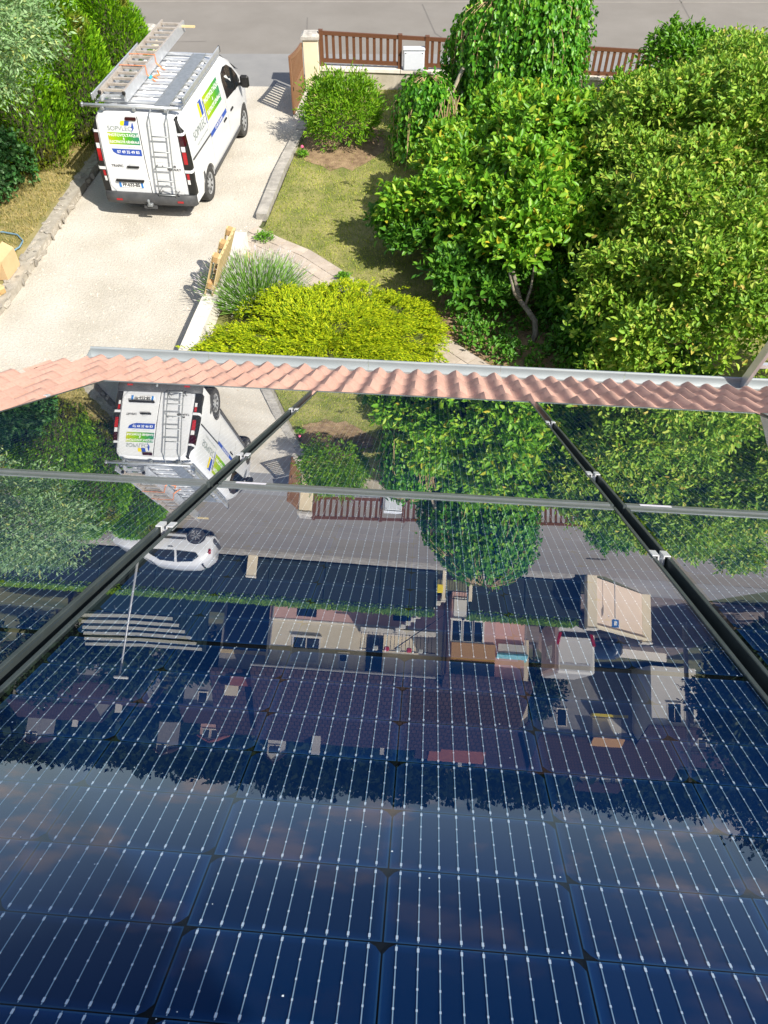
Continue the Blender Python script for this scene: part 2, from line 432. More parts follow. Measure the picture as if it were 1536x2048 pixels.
def gravel_mat():
    m, nt, b = new_mat('compacted_gravel'); L = nt.links
    tc = nt.nodes.new('ShaderNodeTexCoord')
    n1 = nt.nodes.new('ShaderNodeTexNoise'); n1.inputs['Scale'].default_value = 0.9; n1.inputs['Detail'].default_value = 8
    n2 = nt.nodes.new('ShaderNodeTexNoise'); n2.inputs['Scale'].default_value = 28; n2.inputs['Detail'].default_value = 10; n2.inputs['Roughness'].default_value = 0.75
    vo = nt.nodes.new('ShaderNodeTexVoronoi'); vo.inputs['Scale'].default_value = 34
    for n in (n1, n2, vo): L.new(tc.outputs['Object'], n.inputs['Vector'])
    r1 = ramp_node(nt, [(0.34, (0.455, 0.42, 0.355)), (0.50, (0.51, 0.475, 0.41)), (0.68, (0.56, 0.53, 0.47))])
    r2 = ramp_node(nt, [(0.30, (0.52, 0.50, 0.47)), (0.52, (1, 1, 1))])
    L.new(n1.outputs['Fac'], r1.inputs[0]); L.new(n2.outputs['Fac'], r2.inputs[0])
    mx = nt.nodes.new('ShaderNodeMix'); mx.data_type = 'RGBA'; mx.blend_type = 'MULTIPLY'; mx.inputs['Factor'].default_value = 0.7
    L.new(r1.outputs[0], mx.inputs['A']); L.new(r2.outputs[0], mx.inputs['B'])
    L.new(mx.outputs['Result'], b.inputs['Base Color'])
    b.inputs['Roughness'].default_value = 0.95; b.inputs['Specular IOR Level'].default_value = 0.2
    bp = nt.nodes.new('ShaderNodeBump'); bp.inputs['Strength'].default_value = 0.55; bp.inputs['Distance'].default_value = 0.012
    ad = nt.nodes.new('ShaderNodeMath'); ad.operation = 'ADD'
    L.new(n2.outputs['Fac'], ad.inputs[0]); L.new(vo.outputs['Distance'], ad.inputs[1])
    L.new(ad.outputs[0], bp.inputs['Height']); L.new(bp.outputs[0], b.inputs['Normal'])
    return m
MT['gravel'] = gravel_mat()

def sheet(name, poly, z, mat, thick=0.0):
    mb = MB()
    if thick: mb.prism(poly, z - thick, z)
    else: mb.add([(p[0], p[1], z) for p in poly], [tuple(range(len(poly)))])
    o = mb.build(name, mat)
    return tag(o, kind='structure')

ys = np.concatenate([np.arange(-60, 60, 10), np.arange(60, 420, 8), np.arange(420, 1500, 60)])
xs = np.concatenate([np.arange(-900, -200, 70), np.arange(-200, 201, 10), np.arange(270, 901, 70)])
tag(obj('ground', grid_mesh('ground', xs, ys, hill), MT['ground']), kind='structure')
sheet('road', [(-120, 23.9), (120, 23.9), (120, 33.2), (-120, 33.2)], 0.0, MT['asphalt'], 0.04)
sheet('road_joint', [(-120, 28.42), (120, 28.55), (120, 28.66), (-120, 28.53)], 0.004, MT['pale_joint'])
# hairline cracks on the asphalt
mb = MB()
for pts in ([(-1.6, 21.95), (-2.3, 25.2), (-2.4, 27)], [(2.3, 24.0), (1.5, 25.6), (1.2, 28.3)], [(8.0, 24.2), (9.4, 26.6), (9.6, 29)], [(-8, 24.7), (-5.2, 24.9)], [(5.5, 29.5), (1.0, 30.4), (-2.5, 31.9)]):
    for a, b in zip(pts[:-1], pts[1:]):
        d = (Vector(b) - Vector(a)).normalized() * 0.018; nrm = (-d.y, d.x)
        mb.add([(a[0] + nrm[0], a[1] + nrm[1], .004), (a[0] - nrm[0], a[1] - nrm[1], .004), (b[0] - nrm[0], b[1] - nrm[1], .004), (b[0] + nrm[0], b[1] + nrm[1], .004)], [(0, 1, 2, 3)])
tag(mb.build('road_cracks', MT['tar']), kind='structure')
sheet('driveway_apron', [(-6.1, 21.62), (-2.0, 21.50), (-2.0, 21.9), (9.5, 21.9), (9.5, 23.9), (-40, 23.9), (-40, 21.9), (-6.1, 21.9)], 0.001, MT['asphalt2'], 0.03)
sheet('driveway', [(-8.5, 4.6), (-3.0, 4.6), (-2.9, 13.6), (-2.5, 14.45), (-1.98, 18.9), (-2.0, 21.50), (-6.1, 21.62), (-6.15, 18.5), (-6.45, 15.0), (-6.7, 11.5), (-7.5, 8)], 0.0, MT['gravel'], 0.03)
sheet('pavement', [(-120, 33.2), (9.6, 33.2), (9.6, 34.1), (-120, 34.1)], 0.10, MT['kerb'], 0.12)
sheet('lawn', [(-2.35, 14.62), (-1.9, 18.9), (-1.95, 21.25), (9.5, 21.25), (9.5, 7.0), (-2.95, 7.0), (-2.85, 13.5), (-2.4, 14.3)], 0.03, MT['lawn'], 0.05)
def blob(cx, cy, rx, ry, n=28, jit=0.1, rot=0):
    out = []
    for k in range(n):
        t = 2 * math.pi * k / n; s = 1 + random.uniform(-jit, jit)
        x, y = rx * math.cos(t) * s, ry * math.sin(t) * s
        out.append((cx + x * math.cos(rot) - y * math.sin(rot), cy + x * math.sin(rot) + y * math.cos(rot)))
    return out
sheet('soil_bed', blob(-0.95, 18.1, 1.0, 1.35), 0.036, MT['soil'])
sheet('soil_bed', blob(2.3, 11.0, 1.5, 1.5), 0.036, MT['soil'])
sheet('verge', [(-6.32, 18.5), (-6.35, 21.6), (-12, 21.6), (-14, 8.0), (-7.7, 8.0), (-6.85, 11.5), (-6.64, 15.0)], 0.15, MT['verge'], 0.16)

# ------------------------------------------------------------------ the roof under the camera
O_ = Vector((-0.0206454, -0.28116225, 7.37038652))
AX = Vector((0.99731496, -0.07323162, 0.0)); DN = Vector((0.06196955, 0.84394084, -0.53284485)); NR = Vector((0.03902109, 0.53141414, 0.84621296))
ROOF = Matrix((AX, DN, NR)).transposed().to_4x4(); ROOF.translation = O_
def rw(u, v, w=0.0): return O_ + AX * u + DN * v + NR * w

house = thing('tiled_house', 'house roof of pink clay tiles in the foreground carrying the solar panels', 'house', matrix=ROOF)
T_OFF = -0.190            # tile troughs below the glass plane
EAVE_V, VERGE_U, RIGHT_U, RIDGE_V = 5.98, -2.70, 6.6, -4.2
# deck under the tiles
mb = MB().b2((VERGE_U + .05, RIDGE_V, T_OFF - 0.16), (RIGHT_U, EAVE_V - 0.10, T_OFF - 0.03))
mb.build('roof_deck', PM('dark_deck', (0.10, 0.05, 0.035), (0.14, 0.075, 0.05), 4, 0.9), house)

TW, TL = 0.294, 0.365     # tile module, two rolls each
def tile_mesh():
    """double-roll clay tile: one side overlaps its neighbour, the nose stands on the row below"""
    prof = []
    nseg = 18
    for k in range(nseg + 1):
        x = -TW / 2 + (TW + 0.022) * k / nseg
        ph = 2 * math.pi * (x + TW / 4 - TW / 8) / (TW / 2)
        c = 0.5 + 0.5 * math.cos(ph)
        z = 0.037 * c + (0.006 if k >= nseg - 3 else 0)
        prof.append((x, z))
    vs, fs = [], []
    rows = [(-0.045, 0.0), (TL * 0.5, 0.012), (TL - 0.012, 0.026), (TL, 0.0235)]
    n = len(prof)
    for (y, dz) in rows:
        for (x, z) in prof: vs.append((x, y, z + dz))
    for r in range(len(rows) - 1):
        for k in range(n - 1):
            fs.append((r * n + k, r * n + k + 1, (r + 1) * n + k + 1, (r + 1) * n + k))
    b = len(vs); l = (len(rows) - 1) * n          # nose thickness
    for (x, z) in prof: vs.append((x, TL - 0.002, z + 0.002))
    for k in range(n - 1): fs.append((l + k, l + k + 1, b + k + 1, b + k))
    b2 = len(vs)                                  # side lip at the overlap
    for r, (y, dz) in enumerate(rows): vs.append((prof[-1][0], y, prof[-1][1] + dz - 0.014))
    for r in range(len(rows) - 1): fs.append((r * n + n - 1, (r + 1) * n + n - 1, b2 + r + 1, b2 + r))
    me = bpy.data.meshes.new('tile'); me.from_pydata(vs, [], fs); me.update()
    autosmooth(me, 40)
    me.materials.append(MT['tile'])
    return me
TILE = tile_mesh()
NROWS = 5
for row in range(NROWS):
    v0 = EAVE_V - TL * (row + 1)
    sh = 0.5 * TW if row % 2 else 0.0
    ncol = int((3.6 - VERGE_U) / TW)
    for k in range(ncol):
        uu = VERGE_U + TW / 2 + k * TW + sh - (0.0 if sh == 0 else 0)
        o = obj('tile', TILE, None, house, (uu, v0, T_OFF + random.uniform(-0.002, 0.002)), (random.uniform(-.006, .006), random.uniform(-.006, .006), random.uniform(-.006, .006)))
    if sh:
        obj('tile', TILE, None, house, (VERGE_U + 0.02, v0, T_OFF - 0.001))
# the verge strip left of the panels, further up the slope
for row in range(NROWS, 16):
    v0 = EAVE_V - TL * (row + 1); sh = 0.5 * TW if row % 2 else 0.0
    for k in range(4 if sh == 0 else 4):
        obj('tile', TILE, None, house, (VERGE_U + TW / 2 + k * TW + sh, v0, T_OFF + random.uniform(-0.002, 0.002)))
    if sh: obj('tile', TILE, None, house, (VERGE_U + 0.02, v0, T_OFF - 0.001))
# rows hidden below and behind the panels: one joined sheet of the same tiles
tv = np.array([q.co[:] for q in TILE.vertices]); tf4 = np.array([list(pg.vertices) for pg in TILE.polygons])
VV, FF = [], []; nb = 0
for row in range(16, 27):
    v0 = EAVE_V - TL * (row + 1); sh = 0.5 * TW if row % 2 else 0.0
    for k in range(int((RIGHT_U - VERGE_U) / TW)):
        VV.append(tv + np.array([VERGE_U + TW / 2 + k * TW + sh, v0, T_OFF])); FF.append(tf4 + nb); nb += len(tv)
for row in range(0, NROWS):
    v0 = EAVE_V - TL * (row + 1); sh = 0.5 * TW if row % 2 else 0.0
    for k in range(int((3.6 - VERGE_U) / TW), int((RIGHT_U - VERGE_U) / TW)):
        VV.append(tv + np.array([VERGE_U + TW / 2 + k * TW + sh, v0, T_OFF])); FF.append(tf4 + nb); nb += len(tv)
tag(obj('tile_field', np_mesh('tile_field', np.concatenate(VV), np.concatenate(FF), True), MT['tile'], house), kind='stuff')

# gutter: half-round zinc lengths with a rolled front bead and joints
GV, GW = EAVE_V + 0.040, T_OFF + 0.050
vert_up = Vector((0, 0, 1))
gu = ROOF.to_3x3().inverted() @ vert_up            # world up in roof axes
go = Vector((0, gu.z, -gu.y)).normalized()         # horizontal outward, in roof axes
gu = Vector((0, gu.y, gu.z)).normalized()
def gutter_piece(u0, u1):
    """closed sheet-metal section: half round with a rolled front bead"""
    sec = [(-0.068, 0.03)] + [(math.cos(math.pi * (1.0 + k / 12)) * 0.068, math.sin(math.pi * (1.0 + k / 12)) * 0.068) for k in range(13)]
    for k in range(8):
        t = math.pi * (1 - k / 4.2); sec.append((0.078 + math.cos(t) * 0.010, 0.006 + math.sin(t) * 0.010))
    inn = []
    for k, (a, b) in enumerate(sec):
        p0, p1 = sec[max(k - 1, 0)], sec[min(k + 1, len(sec) - 1)]
        dx, dy = p1[0] - p0[0], p1[1] - p0[1]; L_ = math.hypot(dx, dy); inn.append((a - dy / L_ * 0.0018, b + dx / L_ * 0.0018))
    loop = sec + inn[::-1]; n = len(loop); m = MB()
    m.add([Vector((u, 0, 0)) + go * a + gu * b for u in (u0, u1) for a, b in loop], [(k, (k + 1) % n, n + (k + 1) % n, n + k) for k in range(n)])
    return m
joints = [VERGE_U - 0.02, -1.76, -0.48, 0.56, 1.52, 2.45, 3.4, 5.0, 6.6]
for a, b in zip(joints[:-1], joints[1:]):
    me = autosmooth(gutter_piece(a + 0.001, b - 0.001).mesh('gutter_length'), 50)
    obj('gutter_length', me, MT['gutter'], house, (0, GV, GW))
cap = MB()
cs = [Vector((VERGE_U - 0.02, 0, 0)) + go * (math.cos(t) * 0.068) + gu * (math.sin(t) * 0.068) for t in [math.pi * (1 + k / 10) for k in range(11)]]
cap.add(cs + [q + Vector((-0.004, 0, 0)) for q in cs], [tuple(range(11)), tuple(range(11, 22))] + [(k, k + 1, 12 + k, 11 + k) for k in range(10)])
cap.build('gutter_end_cap', MT['gutter'], house, (0, GV, GW))
for u in (-2.3, -1.2, -0.1, 1.0, 2.1):
    hb = MB()
    for k in range(9):
        t0, t1 = math.pi * (1 + k / 9), math.pi * (1 + (k + 1) / 9)
        hb.bar(Vector((u, 0, 0)) + go * math.cos(t0) * .073 + gu * math.sin(t0) * .073, Vector((u, 0, 0)) + go * math.cos(t1) * .073 + gu * math.sin(t1) * .073, 0.025, 0.004)
    hb.build('gutter_bracket', MT['gutter'], house, (0, GV, GW))
# walls below and the far slope of the roof
wall_y = rw(0, EAVE_V - 0.45, 0).y
inv = ROOF.inverted()
mb = MB()
zt = 4.0
corners = [(-2.45, -11.0), (6.2, -11.6), (6.2, wall_y - 0.30), (-2.45, wall_y + 0.33)]
vs = [inv @ Vector((x, y, z)) for z in (-0.05, zt) for (x, y) in corners]
mb.add(vs, [(0, 1, 5, 4), (1, 2, 6, 5), (2, 3, 7, 6), (3, 0, 4, 7), (4, 5, 6, 7)])
mb.build('wall', MT['render_cream'], house)
rid = [rw(VERGE_U + .05, RIDGE_V, T_OFF - .03), rw(RIGHT_U, RIDGE_V, T_OFF - .03)]
bk = [Vector((q.x - 0.4, q.y - 8.0, q.z - 5.0)) for q in rid]
mb = MB(); qs = [inv @ q for q in (rid[0], rid[1], bk[1], bk[0])]
th = inv.to_3x3() @ Vector((0, 0, -0.12))
mb.add(qs + [q + th for q in qs], [(0, 1, 2, 3), (4, 5, 6, 7), (0, 1, 5, 4), (1, 2, 6, 5), (2, 3, 7, 6), (3, 0, 4, 7)])
mb.build('rear_slope', MT['tile'], house)
# fascia board behind the gutter
MB().b2((VERGE_U + .06, EAVE_V - 0.13, T_OFF - 0.26), (RIGHT_U, EAVE_V - 0.105, T_OFF - 0.02)).build('fascia', MT['white_wall'], house)

# unseen stack added behind the viewer to cast shade on the near panel
ch = thing('shadow_stack', 'unseen rendered stack added on the roof slope to shade the near panels', 'chimney', matrix=ROOF @ Matrix.Translation((0.76, -0.89, T_OFF)) @ Matrix.Rotation(math.asin(NR.y), 4, 'X'))
MB().box((0, 0, 0.52), (0.62, 0.5, 1.66), bev=0.01).build('shaft', MT['render_cream'], ch)
MB().box((0, 0, 1.38), (0.68, 0.56, 0.06), bev=0.01).build('crown', MT['coping'], ch)

# ------------------------------------------------------------------ solar panels
def glass_mat():
    m, nt, b = new_mat('solar_glass'); L = nt.links
    nt.nodes.remove(b)
    lw = nt.nodes.new('ShaderNodeLayerWeight'); lw.inputs['Blend'].default_value = 0.5
    # anti-reflection coated cover glass: weak near the normal, strong at grazing angles
    ma = ramp_node(nt, [(0.0, (.003,) * 3), (0.24, (.006,) * 3), (0.31, (.030,) * 3), (0.385, (.115,) * 3), (0.56, (.30,) * 3), (0.66, (.44,) * 3), (0.74, (.62,) * 3), (0.85, (.82,) * 3), (1.0, (1,) * 3)])
    L.new(lw.outputs['Facing'], ma.inputs[0])
    gl = nt.nodes.new('ShaderNodeBsdfGlossy'); gl.inputs['Roughness'].default_value = 0.0
    gl.inputs['Color'].default_value = (0.97, 0.98, 1.0, 1)
    tr = nt.nodes.new('ShaderNodeBsdfTransparent'); tr.inputs['Color'].default_value = (0.93, 0.96, 1.0, 1)
    # faint waviness of rolled glass
    tc = nt.nodes.new('ShaderNodeTexCoord')
    mp = nt.nodes.new('ShaderNodeMapping'); mp.inputs['Scale'].default_value = (1.0, 3.0, 1.0)
    L.new(tc.outputs['Object'], mp.inputs[0])
    n = nt.nodes.new('ShaderNodeTexNoise'); n.inputs['Scale'].default_value = 60; n.inputs['Detail'].default_value = 2
    L.new(mp.outputs[0], n.inputs['Vector'])
    bp = nt.nodes.new('ShaderNodeBump'); bp.inputs['Strength'].default_value = 0.0003; bp.inputs['Distance'].default_value = 0.002
    L.new(n.outputs['Fac'], bp.inputs['Height']); L.new(bp.outputs[0], gl.inputs['Normal'])
    ms = nt.nodes.new('ShaderNodeMixShader')
    L.new(ma.outputs[0], ms.inputs[0]); L.new(tr.outputs[0], ms.inputs[1]); L.new(gl.outputs[0], ms.inputs[2])
    L.new(ms.outputs[0], nt.nodes['Material Output'].inputs['Surface'])
    return m
MT['glass'] = glass_mat()

def cell_mat():
    """dark blue silicon, paler blue towards the cut edge, fine contact lines"""
    m, nt, b = new_mat('silicon_cell'); L = nt.links
    tc = nt.nodes.new('ShaderNodeTexCoord'); sp = nt.nodes.new('ShaderNodeSeparateXYZ'); L.new(tc.outputs['Object'], sp.inputs[0])
    def absd(o, half):
        a = nt.nodes.new('ShaderNodeMath'); a.operation = 'ABSOLUTE'; L.new(o, a.inputs[0])
        d = nt.nodes.new('ShaderNodeMath'); d.operation = 'SUBTRACT'; d.inputs[0].default_value = half; L.new(a.outputs[0], d.inputs[1]); return d.outputs[0]
    dx, dy = absd(sp.outputs[0], CW / 2), absd(sp.outputs[1], CH / 2)
    mn = nt.nodes.new('ShaderNodeMath'); mn.operation = 'MINIMUM'; L.new(dx, mn.inputs[0]); L.new(dy, mn.inputs[1])
    mr = nt.nodes.new('ShaderNodeMapRange'); mr.inputs['From Min'].default_value = 0.0; mr.inputs['From Max'].default_value = 0.009
    L.new(mn.outputs[0], mr.inputs['Value'])
    r = ramp_node(nt, [(0.0, (0.020, 0.075, 0.165)), (0.13, (0.016, 0.060, 0.14)), (0.22, (0.007, 0.036, 0.115)), (1.0, (0.005, 0.026, 0.084))])
    L.new(mr.outputs[0], r.inputs[0])
    n = nt.nodes.new('ShaderNodeTexNoise'); n.inputs['Scale'].default_value = 9; n.inputs['Detail'].default_value = 4; L.new(tc.outputs['Object'], n.inputs['Vector'])
    oi = nt.nodes.new('ShaderNodeObjectInfo')
    hs = nt.nodes.new('ShaderNodeHueSaturation'); L.new(r.outputs[0], hs.inputs['Color'])
    vr = nt.nodes.new('ShaderNodeMapRange'); vr.inputs['To Min'].default_value = 0.75; vr.inputs['To Max'].default_value = 1.25
    L.new(oi.outputs['Random'], vr.inputs['Value']); L.new(vr.outputs[0], hs.inputs['Value'])
    L.new(hs.outputs[0], b.inputs['Base Color'])
    b.inputs['Roughness'].default_value = 1.0; b.inputs['Specular IOR Level'].default_value = 0.0
    return m
CW, CH = 0.1665, 0.0828
MT['cell'] = cell_mat()
MT['ribbon'] = PM('tinned_ribbon', (0.32, 0.47, 0.57), (0.26, 0.40, 0.50), 60, 0.8, spec=0.0)
MT['pad'] = PM('solder_pad', (0.62, 0.72, 0.78), None, rough=0.8, metal=0.0, spec=0.0)

def cell_mesh():
    w, h, c = CW / 2, CH / 2, 0.0105
    poly = [(-w, -h), (w, -h), (w, h - c), (w - c * 0.45, h - c * 0.35), (w - c, h), (-w + c, h), (-w + c * 0.45, h - c * 0.35), (-w, h - c)]
    me = bpy.data.meshes.new('cell'); me.from_pydata([(x, y, 0) for x, y in poly], [], [tuple(range(len(poly)))]); me.materials.append(MT['cell']); me.update()
    return me
CELL = cell_mesh()
PW, PL = 1.027, 1.762
PX_, PY_ = 0.1682, 0.0842
CELL_SHIFT = (0.010, 0.012)
def cell_xy(i, j):
    x = (i - 2.5) * PX_ + CELL_SHIFT[0]
    y = (j - 9.5) * PY_ + (0.006 if j >= 10 else -0.006) + CELL_SHIFT[1]
    return x, y
# ribbons: nine per column with solder pads; one mesh shared by all panels
def ribbon_mesh():
    v, f, mi = [], [], []
    def quad(x0, x1, y0, y1, z, m):
        b = len(v); v.extend([(x0, y0, z), (x1, y0, z), (x1, y1, z), (x0, y1, z)]); f.append((b, b + 1, b + 2, b + 3)); mi.append(m)
    for i in range(6):
        for j in range(20):
            cx, cy = cell_xy(i, j)
            for k in range(9):
                x = cx + (k - 4) * CW / 9.2
                quad(x - 0.00047, x + 0.00047, cy - CH / 2 + 0.001, cy + CH / 2 - 0.001, 0, 0)
                for q, s in ((-0.44, 1.9), (-0.22, 1.0), (0, 1.0), (0.22, 1.0), (0.44, 1.9)):
                    yy = cy + q * CH
                    quad(x - 0.0008 * (1 if s == 1 else 1.3), x + 0.0008 * (1 if s == 1 else 1.3), yy - 0.0011 * s, yy + 0.0011 * s, 0.0002, 1)
    me = bpy.data.meshes.new('ribbons'); me.from_pydata(v, [], f); me.polygons.foreach_set('material_index', mi)
    me.materials.append(MT['ribbon']); me.materials.append(MT['pad']); me.update(); return me
RIBBON = ribbon_mesh()
def frame_mesh():
    t = 0.0085; z0, z1 = -0.036, 0.0016; te = 0.024
    x, y = PW / 2, PL / 2
    out = []
    for nm, lo, hi, m in (('frame_side', (-x, -y, z0), (-x + t, y, z1), 'frame'), ('frame_side', (x - t, -y, z0), (x, y, z1), 'frame'), ('frame_end', (-x + t, -y, z0), (x - t, -y + te, z1 - .0002), 'frame_end'), ('frame_end', (-x + t, y - te, z0), (x - t, y, z1 - .0002), 'frame_end')):
        me = MB().b2(lo, hi, bev=0.0012).mesh(nm); me.materials.append(MT[m]); out.append(me)
    return out
FRAMES = frame_mesh()
def dust_mesh():
    n = 130; P = np.stack([RNG.uniform(-PW / 2 + .02, PW / 2 - .02, n), RNG.uniform(-PL / 2 + .03, PL / 2 - .03, n), np.full(n, .0006)], 1); s = RNG.uniform(.0004, .0010, n)[:, None]
    v = np.stack([P + np.array([a, b, 0]) * s for a, b in ((-1, -.7), (1, -.9), (.8, 1), (-.6, .8))], 1).reshape(-1, 3)
    me = np_mesh('dust_specks', v, np.arange(n)[:, None] * 4 + np.array([[0, 1, 2, 3]])); me.materials.append(MT['pad']); return me
def sheet_mesh(name, mat, z):
    x, y = PW / 2 - 0.0095, PL / 2 - 0.0095
    me = bpy.data.meshes.new(name); me.from_pydata([(-x, -y, z), (x, -y, z), (x, y, z), (-x, y, z)], [], [(0, 1, 2, 3)]); me.materials.append(mat); me.update(); return me
DUST = dust_mesh()
GLASS = sheet_mesh('glass', MT['glass'], 0.0)
BACK = sheet_mesh('backsheet', MT['back'], -0.0052)
STICK = MB().b2((-PW / 2 + 0.045, -PL / 2 + 0.006, 0.0015), (-PW / 2 + 0.125, -PL / 2 + 0.019, 0.0020)).mesh('barcode_sticker'); STICK.materials.append(MT['label'])
col_u = [-1.071, -0.021, 1.029, 2.079]
row_v = {'near': 1.0055, 'far': 2.785}
names = {('near', 0): 'near solar panel left of the left-hand gap, hedge and tree mirrored in it',
         ('near', 1): 'large near solar panel in the middle with the neighbouring houses mirrored in it',
         ('near', 2): 'near solar panel right of the right-hand gap, dark trees mirrored in it',
         ('far', 0): 'far solar panel below the tiles with the rear of the white van mirrored in it',
         ('far', 1): 'far middle solar panel below the tiles mirroring the lawn and round bush',
         ('far', 2): 'far solar panel right of the right-hand gap full of mirrored leaves',
         ('far', 3): 'sliver of a far solar panel at the right edge under the ladder'}
def make_panel(row, c):
    root = thing('solar_panel', names[(row, c)], 'solar panel', group='solar panels laid in rows on the roof', matrix=ROOF @ Matrix.Translation((col_u[c], row_v[row], 0)))
    for fm in FRAMES: obj(fm.name.split('.')[0], fm, None, root)
    tag(obj('dust_specks', DUST, None, root), kind='stuff'); obj('glass', GLASS, None, root); obj('backsheet', BACK, None, root)
    obj('ribbons', RIBBON, None, root, (0, 0, -0.0026))
    for i in range(6):
        for j in range(20):
            x, y = cell_xy(i, j)
            o = obj('cell', CELL, None, root, (x, y, -0.0034))
            if i not in (2, 3): o.rotation_euler = (0, 0, math.pi)
    if row == 'far' and c in (1, 2): obj('barcode_sticker', STICK, None, root)
for key in names: make_panel(*key)
# rails and hooks beneath
for v in (2.22, 3.33, 0.45, 1.50):
    r_ = thing('mounting_rail', {2.22: 'dark mounting rail under the far panels near the row joint', 3.33: 'dark mounting rail under the far panels near the tiles', 0.45: 'dark mounting rail under the near panels by the viewer', 1.5: 'dark mounting rail under the near panels near the row joint'}[v], 'rail', group='rails under the solar panels', matrix=ROOF @ Matrix.Translation((0, v, -0.075)))
    MB().b2((-1.62, -0.02, -0.02), (3.0, 0.02, 0.036)).build('rail', MT['rail'], r_)
def clamp(u, v, label, end=False):
    t = thing('panel_clamp', label, 'clamp', group='bright clamps holding the panels', matrix=ROOF @ Matrix.Translation((u, v, 0)))
    mb = MB()
    for s in (-1, 1):
        if end and s == 1: continue
        mb.b2((s * 0.006, -0.016, 0.0018), (s * 0.019, 0.016, 0.0048), bev=0.0006)
        mb.b2((s * 0.0045, -0.016, -0.020), (s * 0.0072, 0.016, 0.0046))
    mb.b2((-0.0045, -0.016, -0.023), (0.0045, 0.016, -0.020))
    mb.build('bracket', MT['clamp'], t)
    MB().lathe([(0.0, 0.004), (0.0028, 0.004), (0.0062, 0.003), (0.0062, -0.006), (0.0, -0.006)], 12, 'Z', (0, 0, -0.010)).build('bolt', MT['clamp'], t)
    MB().b2((-0.009, -0.022, -0.042), (0.009, 0.045, -0.024)).build('slider', MT['rail'], t)
clamp(-0.546, 3.10, 'bright clamp in the left-hand panel gap, farthest, just below the tiles')
clamp(-0.546, 2.235, 'bright clamp in the left-hand panel gap over the mirrored van')
clamp(-0.546, 1.535, 'bright clamp in the left-hand panel gap beside the mirrored white car')
clamp(0.504, 3.10, 'bright clamp in the right-hand panel gap, farthest, just below the tiles')
clamp(0.504, 2.235, 'bright clamp in the right-hand panel gap above the row joint')
clamp(0.504, 1.535, 'bright clamp in the right-hand panel gap below the row joint')
clamp(-1.592, 3.13, 'small end clamp on the left edge of the far panel against pink tiles', True)
# pale flashing sheet lying on the tiles beside the left panel
fl = thing('flashing_sheet', 'pale bluish metal sheet on the tiles at the left frame edge', 'metal sheet', matrix=ROOF @ Matrix.Translation((-1.86, 2.75, T_OFF + 0.10)))
MB().b2((-0.26, -0.55, -0.002), (0.21, 0.30, 0.002)).build('sheet', PM('pale_metal', (0.55, 0.60, 0.68), (0.6, 0.65, 0.72), 5, 0.35, metal=0.3), fl)

# access ladder standing against the gutter
lad_base = rw(2.42, EAVE_V + 0.18, T_OFF - 0.02)
ladt = thing('aluminium_ladder', 'aluminium ladder leaning on the gutter at the right edge', 'ladder', (lad_base.x, lad_base.y + 0.27 * lad_base.z, 0.0))
lean = Vector((0, -0.27, 1)).normalized(); Ltot = (lad_base.z + 1.25) / lean.z
for sx in (0, 0.42):
    a = Vector((sx, 0, 0)); b = a + lean * Ltot
    mb = MB(); mb.bar(a, b, 0.028, 0.075); mb.build('stile', MT['alu'], ladt)
for k in range(int(Ltot / 0.28)):
    c = lean * (0.2 + 0.28 * k)
    MB().bar(c, c + Vector((0.42, 0, 0)), 0.032, 0.032).build('rung', MT['alu'], ladt)

# ------------------------------------------------------------------ garden walls, pillars, fence, gate
def top_z(x): return 1.215 - 0.050 * x
def wall_z(x): return 0.50 - 0.030 * x
FY = 21.4
# base wall in straight lengths with coping stones
bw = thing('garden_wall', 'low rendered wall with pale coping stones under the brown fence', 'wall', (0, FY, 0))
xs_ = [-1.66, 0.45, 2.6, 4.7, 6.9, 9.2]
mb = MB()
for a, b in zip(xs_[:-1], xs_[1:]):
    za, zb = wall_z(a) - 0.07, wall_z(b) - 0.07
    vs = [(a, -.11, -.05), (b, -.11, -.05), (b, .11, -.05), (a, .11, -.05), (a, -.11, za), (b, -.11, zb), (b, .11, zb), (a, .11, za)]
    mb.add(vs, [(0, 3, 2, 1), (4, 5, 6, 7), (0, 1, 5, 4), (1, 2, 6, 5), (2, 3, 7, 6), (3, 0, 4, 7)])
mb.build('wall_face', MT['render_old'], bw)
x = -1.66
while x < 9.0:
    L_ = random.uniform(0.85, 1.05); b = x + L_
    cm = MB(); za, zb = wall_z(x), wall_z(b); g = 0.006
    vs = [(x + g, -.15, za - .07), (b - g, -.15, zb - .07), (b - g, .15, zb - .07), (x + g, .15, za - .07), (x + g, -.145, za), (b - g, -.145, zb), (b - g, .145, zb), (x + g, .145, za)]
    cm.add(vs, [(0, 3, 2, 1), (4, 5, 6, 7), (0, 1, 5, 4), (1, 2, 6, 5), (2, 3, 7, 6), (3, 0, 4, 7)])
    cm.build('coping_stone', MT['coping'], bw); x = b
def pillar(x, y, h, label):
    t = thing('gate_pillar', label, 'pillar', (x, y, 0), group='gate pillars')
    MB().box((0, 0, h / 2), (0.38, 0.38, h), bev=0.012).build('shaft', MT['render_cream'], t)
    m = MB(); c = 0.225
    m.add([(-c, -c, h), (c, -c, h), (c, c, h), (-c, c, h), (-c, -c, h + .07), (c, -c, h + .07), (c, c, h + .07), (-c, c, h + .07), (-.16, -.16, h + .115), (.16, -.16, h + .115), (.16, .16, h + .115), (-.16, .16, h + .115)],
          [(0, 3, 2, 1), (0, 1, 5, 4), (1, 2, 6, 5), (2, 3, 7, 6), (3, 0, 4, 7), (4, 5, 9, 8), (5, 6, 10, 9), (6, 7, 11, 10), (7, 4, 8, 11), (8, 9, 10, 11)])
    m.build('cap', MT['stone_cap'], t)
    return t
pillar(-1.86, FY - 0.02, 1.20, 'cream gate pillar with grey stone cap at the left end of the fence')
